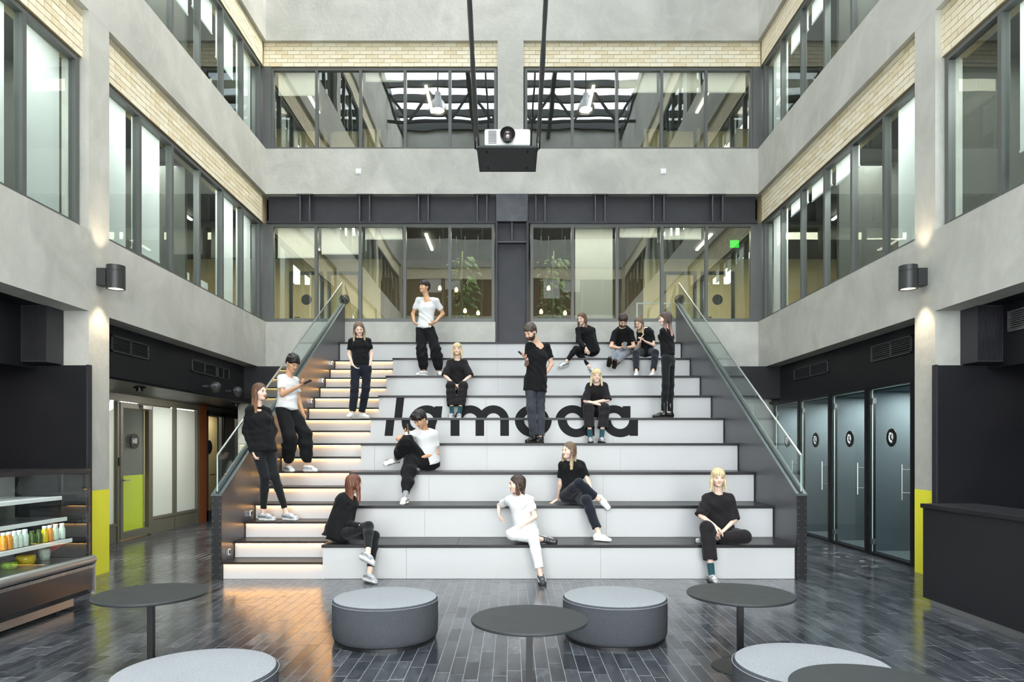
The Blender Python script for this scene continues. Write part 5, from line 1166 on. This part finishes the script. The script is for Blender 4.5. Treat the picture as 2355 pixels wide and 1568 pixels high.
    G.econe(st_, wa2, U2, ((0.140 + lo_) * W, (0.104 + lo_) * s), ((0.126 + lo_) * W, (0.094 + lo_) * s), 0.03, flat=(1 if hem <= -0.04 else 0, 0)); G.econe(wa2, ch, U2, ((0.126 + lo_) * W, (0.094 + lo_) * s), ((0.150 + lo_ * .6) * W, (0.112 + lo_ * .5) * s), 0.04)
    G.econe(ch, mid - torso * 0.01 * s, U2, (0.15 * W, 0.105 * s), (0.125 * W, 0.060 * s), 0.035)
    if female: G.ell(ch + Fw * 0.07 * s - torso * 0.01 * s - U2 * 0.06 * s, [U2, Fw, torso], (0.055 * s, 0.05 * s, 0.06 * s), 0.04); G.ell(ch + Fw * 0.07 * s - torso * 0.01 * s + U2 * 0.06 * s, [U2, Fw, torso], (0.055 * s, 0.05 * s, 0.06 * s), 0.04)
    for sh, sgn in ((SL_, -1), (SR_, 1)): G.cone(nb + U2 * sgn * 0.03 * s - torso * 0.012, sh + torso * 0.004, 0.036 * s, (0.050 + lo_ * .3) * s * ra, 0.035)
    if tk == 'hoodie':
        hq = nb - Fw * 0.065 * s; G.econe(hq - U2 * 0.05 * s + torso * 0.005, hq + U2 * 0.05 * s + torso * 0.005, torso, (0.062 * s, 0.05 * s), (0.062 * s, 0.05 * s), 0.03); G.cone(nb - U2 * 0.065 * s, nb - U2 * 0.02 * s + Fw * 0.06 * s - torso * 0.02 * s, 0.028 * s, 0.02 * s, 0.02); G.cone(nb + U2 * 0.065 * s, nb + U2 * 0.02 * s + Fw * 0.06 * s - torso * 0.02 * s, 0.028 * s, 0.02 * s, 0.02)
        G.econe(hemp - torso * 0.035 * s, hemp + torso * 0.01, U2, (0.138 * W, 0.102 * s), (0.142 * W, 0.106 * s), 0.01, flat=(1, 1))
    G.cone(nb + torso * 0.004 * s + Fw * 0.010 * s, nb + torso * 0.10 * s + Fw * 0.03 * s, 0.055 * s * fw, 0.066 * s, 0, cut=True)
    ph = random.random() * 6
    def folds(a):
        def fn(x, y, z):
            w = 1.6 * np.sin(7 * x + 5 * z + ph) + 1.1 * np.sin(11 * z - 9 * y + 1.7 * ph)
            r1 = np.abs(np.sin(15 * z + 16 * x + 6 * y + w)); r2 = np.abs(np.sin(13 * z - 17 * x + 8 * y + 1.4 * w + ph)); mk = 0.5 + 0.5 * np.sin(6 * z + 4 * x + ph)
            return (a * (1.9 * (r1 * mk + r2 * (1 - mk)) - 1.1) + a * 0.25 * np.sin(55 * z + 41 * x + 2 * w)).astype(np.float32)
        return fn
    V, F = G.mesh(0.0105, folds(0.0035 + lo_ * 0.06)); V = relax(V, F, 1, 0.35)
    gn = {'tee': 'tshirt', 'tee_over': 'oversized_tshirt', 'hoodie': 'hoodie', 'sweat': 'sweatshirt', 'tee_cap': 'tshirt'}[tk]
    if len(V): qmesh(gn, [(V, F)], tm, root)
    # ---- trousers
    pk, pm, fl = pants[:3]; G = Fld()
    R = {'slim': (0.080, 0.056, 0.054, 0.040), 'straight': (0.086, 0.066, 0.064, 0.058), 'baggy': (0.098, 0.098, 0.105, 0.052), 'wide': (0.090, 0.080, 0.078, 0.084)}[pk]
    wt = hip + torso * 0.10 * s
    G.econe(hip - nrm(mid - hip) * 0.01 * s, wt, U2, (0.140 * W, 0.105 * s), (0.125 * W, 0.092 * s), 0.04, flat=(0, 1))
    for h, k, a, T_ in legs:
        am = k + (a - k) * fl; kk = k + (a - k) * 0.35 * fl
        G.cone(h, k, R[0] * s, R[1] * s, 0.04); G.cone(k, kk, R[1] * s, R[2] * s, 0.03); G.cone(kk, am, R[2] * s, R[3] * s, 0.03, flat=(0, 1))
        if pk == 'baggy': G.ell(k + (a - k) * 0.72 * fl, np.eye(3), (0.085 * s,) * 3, 0.05)
    for h, k, a, T_ in legs:
        am = k + (a - k) * fl
        if R[3] > 0.05: G.cone(am - nrm(a - k) * 0.018, am + nrm(a - k) * 0.05, (R[3] - 0.017) * s, (R[3] - 0.017) * s, 0, cut=True)
    V, F = G.mesh(0.0105, folds({'slim': 0.0016, 'straight': 0.0045, 'baggy': 0.0085, 'wide': 0.004}[pk])); V = relax(V, F, 2, 0.4); qmesh('trousers', [(V, F)], pm, root)
    # ---- socks and shoes
    for (h, k, a, T_) in legs:
        if socks: q = Fld(); q.cone(a + nrm(k - a) * 0.13 * s, a - nrm(k - a) * 0.02 * s, 0.040 * s, 0.037 * s, 0.0, flat=(1, 0)); v, f = q.mesh(0.008); qmesh('sock', [(v, f)], socks, root)
        sk, s1, s2 = shoes[:3]; Nn = nrm(a - k) * -1; Nn = nrm(Nn - T_ * (Nn @ T_)) if abs(Nn @ T_) < 0.97 else nrm(UP - T_ * (UP @ T_)); La = np.cross(T_, Nn)
        if lgp(legs, a) : pass
        bt = a - Nn * 0.088 * s; ch_ = 1.08 if sk == 'sneaker' else 1.0; f0 = lambda t, n: bt + T_ * t * s + Nn * n * s
        q = Fld(); hh = 0.034 if sk != 'canvas' else 0.026
        q.econe(f0(-0.045, hh + 0.020), f0(0.07, hh + 0.020), La, (0.033 * s * ch_, 0.040 * s), (0.037 * s * ch_, 0.038 * s), 0.015)
        q.econe(f0(0.06, hh + 0.012), f0(0.158, hh - 0.002), La, (0.038 * s * ch_, 0.036 * s), (0.033 * s * ch_, 0.023 * s), 0.015)
        q.cone(f0(-0.018, hh + 0.03), a + nrm(k - a) * (0.16 if sk == 'boot' else 0.012) * s, 0.036 * s * ch_, (0.050 if sk == 'boot' else 0.037) * s, 0.02, flat=(0, 1))
        if sk != 'boot': q.cone(a + nrm(k - a) * -0.004 * s, a + nrm(k - a) * 0.04 * s, 0.031 * s, 0.031 * s, 0, cut=True)
        v, f = q.mesh(0.0065); v = relax(v, f, 1, 0.3); so_ = qmesh('boot' if sk == 'boot' else 'shoe', [(v, f)], s1, root)
        q = Fld(); th = {'sneaker': 0.032, 'canvas': 0.016, 'boot': 0.024}[sk]
        q.econe(f0(-0.045, th * .55), f0(0.05, th * .5), La, (0.040 * s * ch_, th * .8 * s), (0.040 * s * ch_, th * .6 * s), 0.01); q.econe(f0(0.05, th * .5), f0(0.162, th * .55), La, (0.043 * s * ch_, th * .65 * s), (0.037 * s * ch_, th * .6 * s), 0.01)
        v, f = q.mesh(0.0062); qmesh('sole', [(v, f)], s2, so_)
        if sk == 'sneaker':
            for sd in (-1, 1):
                w_ = MB()
                for j, h0 in enumerate((0.050, 0.064)):
                    w_.tube([tuple(f0(t_, h0 + 0.006 * math.sin(t_ * 60 + j) - max(0, t_ - 0.06) * 0.18) + La * sd * (0.0385 - 0.06 * max(0, t_ - 0.10)) * s * ch_) for t_ in (-0.05, -0.02, 0.01, 0.04, 0.07, 0.10, 0.13)], 0.0032, 5)
                o = obj('side_stripes', w_, 'frame_grey' if s1 != 'shoe_black' else 'shoe_white', so_, smooth=True); o['kind'] = 'stuff'
        if sk in ('sneaker', 'canvas'):
            lc = MB()
            for j in range(4):
                t_ = 0.050 + j * 0.020; hgt = hh + 0.063 - j * 0.009; lc.tube([tuple(f0(t_, hgt - 0.010) - La * 0.022 * s), tuple(f0(t_ + 0.006, hgt) ), tuple(f0(t_, hgt - 0.010) + La * 0.022 * s)], 0.0028, 5)
            o = obj('laces', lc, 'shoe_white' if s1 != 'shoe_white' else 'sock_white', so_, smooth=True); o['kind'] = 'stuff'
    return dict(root=root, arms=arms, legs=legs, hc=hc, HF=HF, HU=HU, HR=HR, s=s)
def lgp(l, a): return False
def phone(pos, up, face, label, m='plastic_black'):
    up = nrm(up); face = nrm(np.asarray(face) - up * (np.asarray(face) @ up)); la = np.cross(up, face); t = thing('smartphone', label, 'phone', tuple(pos), 'phones held in the hand')
    def slab(w, h, d0, d1):
        b = MB(); c = np.asarray(pos); vs = [c + la * sx * w + up * sy * h + face * dz for dz in (d0, d1) for sx, sy in ((-1, -1), (1, -1), (1, 1), (-1, 1))]
        b.add(vs, [(0, 3, 2, 1), (4, 5, 6, 7), (0, 1, 5, 4), (1, 2, 6, 5), (2, 3, 7, 6), (3, 0, 4, 7)]); return b
    o = obj('phone_body', slab(0.036, 0.072, -0.004, 0.004), m, t); bev(o, 0.003, 2); obj('phone_screen', slab(0.033, 0.066, 0.0041, 0.0046), 'lens', t)
# ================================================================ THE SIXTEEN PEOPLE
def F_(i): return Y0 + (i - 1) * GO
def Zt(i): return i * T
# 1 woman in hoodie leaning on the left balustrade, lower steps
person('woman in black hoodie and slim black trousers leaning on the left balustrade', 1.02, (606, 1034, 8.98), (571, 942, 8.90), (618, 944, 9.12), (598, 901, 9.0, 62, 2),
       ((566, 990, 0.02), (581, 1036, -0.08), (586, 1052, -0.02)), ((630, 990, 0.02), (622, 1016, -0.16), (612, 1020, 0.03), dict(curl=60)),
       ((610, 1098, 0.0), ('P', 606, 3 * SH, 9.02), 72, 0), ((632, 1094, -0.06), ('P', 659, 3 * SH, 9.06), 62, 0),
       hair=('long', 'hair_brown', 0.20, dict(side=(0.05, 0.27), front=0.015)), top=('hoodie', 'cloth_black', 0.030, 0.03), pants=('slim', 'legging', 0.86), shoes=('sneaker', 'shoe_silver', 'sole_white'))
# 2 man in white tee with phone, leaning on the balustrade
p2 = person('man in white t-shirt and baggy black trousers reading a phone on the left steps', 0.98, (660, 944, 9.72), (645, 868, 9.66), (681, 874, 9.90), (673, 835, 9.70, 52, 30),
       ((650, 907, -0.10), (686, 889, -0.12), (698, 882, -0.02), dict(pn=(0.2, -0.3, 1), curl=35)), ((686, 916, 0.02), (697, 949, 0.03), (700, 962, 0.0)),
       ((668, 1006, -0.12), ('P', 662, 6 * SH, 9.66), 40, 0), ((702, 998, -0.05), ('P', 708, 6 * SH, 9.74), 60, 0),
       skin='skin_tan', female=False, hair=('short', 'hair_black', 0.0, dict(vol=0.016, fringe=True)), top=('tee', 'cloth_white', 0.016, -0.02), pants=('baggy', 'cloth_black', 0.90), shoes=('sneaker', 'shoe_white', 'sole_white'))
phone(A3(P(706, 879, 9.46)), (0.85, 0.1, 0.42), (-0.4, 0.2, 1), 'black phone held up by the man in white on the left steps')
# 3 woman in black tee standing on the steps
person('woman with long ombre hair in black t-shirt and dark jeans standing on the stairs', 0.99, (831, 846, 11.05), (806, 783, 11.02), (850, 783, 11.10), (826, 756, 11.0, 18, 22, -6),
       ((803, 814, 0.03), (811, 838, -0.10), (818, 846, 0.0)), ((855, 814, 0.03), (852, 838, -0.08), (847, 846, 0.0)),
       ((816, 894, -0.05), ('P', 811, 10 * SH, 11.02), -8, 0), ((842, 894, -0.03), ('P', 832, 10 * SH, 11.16), 50, 0),
       hair=('long', 'hair_ombre', 0.22, dict(side=(0.26, 0.18), front=0.03)), top=('tee', 'cloth_black', 0.018, -0.05), pants=('straight', 'denim_navy', 0.95), shoes=('canvas', 'shoe_white', 'sole_white'))
# 4 man in white tee standing at the top
person('man in white t-shirt standing near the top with hands on hips', 0.99, (979, 757, 12.55), (961, 689, 12.60), (1006, 691, 12.50), (977, 661, 12.52, -42, -6),
       ((950, 722, 0.05), (953, 741, -0.10), (960, 748, -0.03), dict(curl=30)), ((1019, 721, 0.08), (1002, 740, -0.12), (991, 748, -0.06), dict(curl=30)),
       ((970, 805, -0.10), ('P', 976, 7 * T, 12.47), -52, 0), ((1002, 803, -0.08), ('P', 1011, 7 * T, 12.50), 8, 0),
       skin='skin_tan', female=False, hair=('short', 'hair_black', 0.0, dict(vol=0.012, fringe=True)), top=('tee', 'cloth_white', 0.012, -0.02), pants=('baggy', 'cloth_black', 0.92), shoes=('sneaker', 'shoe_white', 'sole_white'))
# 5 blonde woman seated, upper centre
person('blonde woman in oversized dark t-shirt and teal socks seated high, left of centre', 0.98, (1051, 892, 11.92), (1033, 833, 11.82), (1071, 833, 11.82), (1052, 803, 11.74, 0, 3),
       ((1024, 864, -0.10), (1043, 882, 'f'), (1051, 886, -0.02), dict(pn=(0, 0.3, -1), curl=30)), ((1081, 865, -0.10), (1060, 882, 'f'), (1051, 887, 0.02), dict(pn=(0, 0.3, -1), curl=30)),
       ((1037, 887, 'f'), ('P', 1040, 5 * T, 11.42), -8, 0), ((1066, 887, 'f'), ('P', 1057, 5 * T, 11.42), 6, 0),
       hair=('long', 'hair_blond', 0.10, dict(side=(0.15, 0.15), fringe=0.022, front=0.0)), top=('tee_over', 'cloth_soft_black', 0.040, 0.03), pants=('wide', 'cloth_soft_black', 0.72), socks='sock_teal', shoes=('sneaker', 'shoe_mix', 'sole_white'))
# 6 bearded man standing with phone
p6 = person('bearded man in long black t-shirt and grey jeans standing with a phone', 1.03, (1232, 880, 10.42), (1215, 795, 10.36), (1260, 796, 10.50), (1221, 764, 10.30, -42, 28),
       ((1212, 838, 0.02), (1212, 826, 'f'), (1204, 818, -0.04), dict(pn=(0.2, -0.2, 1), curl=35)), ((1269, 836, 0.04), (1251, 866, -0.06), (1243, 874, 0.0)),
       ((1222, 938, -0.05), ('P', 1228, 4 * T, 10.36), -42, 0), ((1243, 938, -0.03), ('P', 1244, 4 * T, 10.40), -20, 0),
       skin='skin_light', female=False, beard='hair_dark', hair=('short', 'hair_greying', 0.0, dict(vol=0.014)), top=('tee', 'cloth_black', 0.020, 0.13), pants=('straight', 'denim_grey', 0.95), shoes=('boot', 'boot_black', 'sole_dark'))
phone(A3(P(1201, 815, 10.13)), (-0.6, -0.1, 0.5), (0.4, 0.2, 1), 'grey phone in the raised hand of the bearded standing man', 'frame_grey')
# 7 woman in sweatshirt seated at the top, legs crossed
person('woman in black sweatshirt seated near the top with crossed legs and silver sneakers', 1.0, (1362, 806, 13.30), (1328, 757, 13.14), (1365, 758, 13.34), (1339, 733, 13.14, -38, 16),
       ((1331, 784, -0.12), (1347, 799, 'f'), (1351, 807, -0.02)), ((1368, 786, 0.0), (1349, 797, 'f'), (1342, 796, -0.03)),
       ((1325, 802, 'f'), (1302, 832, -0.06), -50, 15), ((1331, 812, 'f'), (1356, 844, -0.10), 25, 20),
       hair=('long', 'hair_brown', 0.24, dict(side=(0.02, 0.24), front=0.01)), top=('sweat', 'cloth_black', 0.026, 0.04), pants=('slim', 'cloth_black', 0.86), shoes=('sneaker', 'shoe_silver', 'sole_white'))
# 8 man seated with phone
p8 = person('bearded man in light grey jeans seated near the top with a phone', 1.0, (1437, 806, 13.30), (1412, 765, 13.16), (1454, 765, 13.16), (1433, 738, 12.98, 2, 42),
       ((1406, 797, -0.08), (1424, 800, 'f'), (1433, 797, -0.02), dict(pn=(0, 0, 1), curl=35)), ((1458, 797, -0.06), (1444, 799, 'f'), (1435, 797, -0.02), dict(pn=(0, 0, 1), curl=35)),
       ((1421, 812, 'f'), (1404, 832, 'f'), 0, -38), ((1437, 813, 'f'), (1417, 836, 'f'), 0, -34),
       skin='skin_light', female=False, beard='hair_dark', hair=('short', 'hair_dark', 0.0, dict(vol=0.018)), top=('tee', 'cloth_black', 0.016, 0.0), pants=('straight', 'denim_light', 0.88), shoes=('boot', 'boot_black', 'sole_dark'))
phone(A3(P(1437, 794, 12.72)), (0.25, 0.3, 0.9), (0.1, 0.9, -0.1), 'phone in the hands of the seated curly haired man', 'frame_grey')
# 9 woman seated next to him
person('woman in black t-shirt and white flats seated beside the curly haired man', 0.97, (1486, 808, 13.28), (1468, 764, 13.20), (1501, 764, 13.24), (1470, 743, 13.04, -34, 26),
       ((1470, 798, -0.12), (1473, 786, 'f'), (1475, 777, -0.02), dict(pn=(1, 0, 0.2), curl=15)), ((1504, 794, -0.05), (1484, 785, 'f'), (1476, 778, -0.02), dict(pn=(-1, 0, 0.2), curl=15)),
       ((1463, 813, 'f'), ('P', 1464, 7 * T, 12.62), -20, 0), ((1508, 811, 'f'), ('P', 1502, 7 * T, 12.62), -30, 0),
       hair=('long', 'hair_ombre', 0.16, dict(side=(0.20, 0.03), front=0.03)), top=('tee', 'cloth_black', 0.014, 0.02), pants=('straight', 'denim_navy', 0.86), shoes=('canvas', 'shoe_white', 'sole_white'))
# 10 woman standing on the right, seen from the side
person('woman with long pinkish hair in cropped black top and boots standing by the right balustrade', 0.99, (1537, 826, 11.12), (1524, 760, 11.02), (1541, 760, 11.26), (1531, 733, 11.10, -100, 4),
       ((1531, 796, 0.10), (1526, 828, -0.02), (1524, 842, 0.0)), ((1543, 797, -0.10), (1529, 828, -0.04), (1524, 843, -0.02)),
       ((1531, 886, -0.05), ('P', 1526, 5 * T, 11.04), -85, 0), ((1543, 886, 0.04), ('P', 1541, 5 * T, 11.20), -70, 0),
       hair=('long', 'hair_pinkish', 0.26, dict(side=(0.26, 0.2), front=0.0, sway=(0.03, 0, 0), w=0.08)), top=('tee_cap', 'cloth_black', 0.012, -0.06), pants=('slim', 'legging', 0.94), shoes=('boot', 'boot_black', 'sole_dark'), back=True)
# 11 blonde woman seated mid right
person('blonde woman with arms crossed on her knees, seated in front of the lettering', 1.0, (1372, 944, 11.22), (1353, 886, 11.0), (1393, 886, 11.0), (1372, 864, 10.90, 0, 5),
       ((1346, 922, -0.08), (1378, 930, 'f'), (1391, 934, -0.02), dict(pn=(0, 0.2, -1), curl=20)), ((1398, 920, -0.08), (1366, 925, 'f'), (1351, 927, -0.02), dict(pn=(0, 0.2, -1), curl=20)),
       ((1353, 938, 'f'), ('P', 1358, 4 * T, 10.66), -6, 0), ((1391, 938, 'f'), ('P', 1384, 4 * T, 10.66), 6, 0),
       hair=('long', 'hair_blond', 0.10, dict(side=(0.15, 0.15), fringe=0.018, front=0.0)), top=('tee_over', 'cloth_soft_black', 0.030, 0.03), pants=('wide', 'cloth_soft_black', 0.70), socks='sock_teal', shoes=('sneaker', 'shoe_mix', 'sole_dark'))
# 12 man in white tee seated with phone
p12 = person('man in white t-shirt and baggy black trousers seated with one knee raised, holding a phone', 1.0, (986, 1063, 9.82), (955, 995, 9.66), (1002, 996, 9.86), (967, 964, 9.60, -38, 36),
       ((917, 1008, 'f'), (931, 1001, 'b'), (938, 995, -0.02), dict(pn=(0.5, -0.6, 0.4), curl=40)), ((1005, 1043, -0.02), (977, 1050, 'f'), (963, 1051, -0.02), dict(pn=(0, 0.2, -1), curl=20)),
       ((937, 1016, 'f'), (911, 1056, 'b'), -60, 12), ((945, 1060, 'f'), ('P', 932, 2 * T, 9.16), -4, 0),
       skin='skin_tan', female=False, hair=('short', 'hair_black', 0.0, dict(vol=0.014, fringe=True)), top=('tee', 'cloth_white', 0.016, 0.02), pants=('baggy', 'cloth_black', 0.86), socks='sock_grey', shoes=('sneaker', 'shoe_white', 'sole_white'))
phone(A3(P(939, 986, 9.38)), (-0.12, 0.0, 1), (0.75, 0.3, 0.1), 'black phone held in front of the seated man in white')
# 13 woman in black hoodie seated on the lowest bench, turned away
person('auburn haired woman in black hoodie, turned away, seated on the lowest bench', 1.02, (776, 1226, 8.42), (775, 1160, 8.54), (815, 1160, 8.36), (814, 1112, 8.44, 140, 4),
       ((768, 1205, 0.0), (800, 1218, 'b'), (815, 1215, 0.0)), ((802, 1206, -0.06), (828, 1209, 'f'), (838, 1207, 0.0), dict(curl=40)),
       ((862, 1232, 8.22), ('P', 850, 0.0, 8.02), 42, 0), ((848, 1210, 8.10), (847, 1274, 'f'), 52, 14),
       hair=('long', 'hair_auburn', 0.22, dict(side=(0.26, 0.20), front=0.0)), top=('hoodie', 'cloth_black', 0.038, 0.06), pants=('slim', 'legging', 0.82), shoes=('sneaker', 'shoe_silver', 'sole_white'), back=True)
# 14 woman in white
person('woman dressed all in white seated on the lowest bench, looking left', 1.0, (1210, 1222, 8.46), (1167, 1148, 8.46), (1223, 1148, 8.36), (1190, 1113, 8.38, -78, 2),
       ((1149, 1162, 0.20), (1147, 1176, -0.10), (1148, 1186, -0.04), dict(curl=22)), ((1231, 1188, -0.05), (1200, 1208, 'f'), (1188, 1216, -0.02), dict(pn=(0, 0, -1), curl=15)),
       ((1177, 1228, 'f'), (1246, 1240, 'b'), 62, 8), ((1228, 1243, 'f'), ('P', 1244, 0.0, 7.93), 4, 0),
       hair=('long', 'hair_dark', 0.10, dict(side=(0.12, 0.12), front=0.0)), top=('tee', 'cloth_white', 0.018, -0.03), pants=('straight', 'cloth_white_pants', 0.80), shoes=('sneaker', 'shoe_black', 'sole_dark'))
# 15 woman in black tee, dark jeans, legs crossed
person('woman in black t-shirt, legs crossed and leaning on one hand, on the second bench', 1.0, (1316, 1140, 9.12), (1289, 1068, 9.10), (1342, 1068, 9.10), (1309, 1036, 9.04, -52, -2),
       ((1289, 1112, 0.05), (1283, 1148, 'b'), (1270, 1156, -0.03), dict(pn=(0, 0.1, -1), curl=5)), ((1354, 1110, -0.05), (1359, 1126, 'f'), (1357, 1139, -0.03), dict(curl=28)),
       ((1332, 1112, 'f'), (1377, 1148, 0.02), 48, 45), ((1349, 1150, 'f'), ('P', 1378, 1 * T, 8.52), 55, 0),
       hair=('long', 'hair_ombre', 0.24, dict(side=(0.24, 0.26), front=0.03)), top=('tee', 'cloth_black', 0.016, -0.01), pants=('straight', 'denim_navy', 0.84), shoes=('canvas', 'shoe_white', 'sole_white'))
# 16 blonde woman bottom right
person('blonde woman in oversized dark t-shirt, one leg tucked, on the lowest bench', 1.03, (1656, 1228, 8.50), (1623, 1143, 8.44), (1682, 1143, 8.44), (1652, 1098, 8.38, -6, 4),
       ((1612, 1186, -0.08), (1643, 1208, 'f'), (1656, 1218, -0.02), dict(pn=(0, 0.2, -1), curl=18)), ((1690, 1196, -0.08), (1667, 1218, 'f'), (1655, 1227, -0.02), dict(pn=(0, 0.2, -1), curl=25)),
       ((1626, 1214, 'f'), ('P', 1637, 0.0, 7.98), 4, 0), ((1712, 1234, 'f'), (1636, 1240, 'b'), -70, 5),
       hair=('long', 'hair_blond', 0.13, dict(side=(0.15, 0.15), fringe=0.012, front=0.0)), top=('tee_over', 'cloth_soft_black', 0.040, 0.06), pants=('wide', 'cloth_soft_black', 0.70), socks='sock_teal', shoes=('sneaker', 'shoe_mix', 'sole_dark'))
for l in LOG: print('PLOG', l)
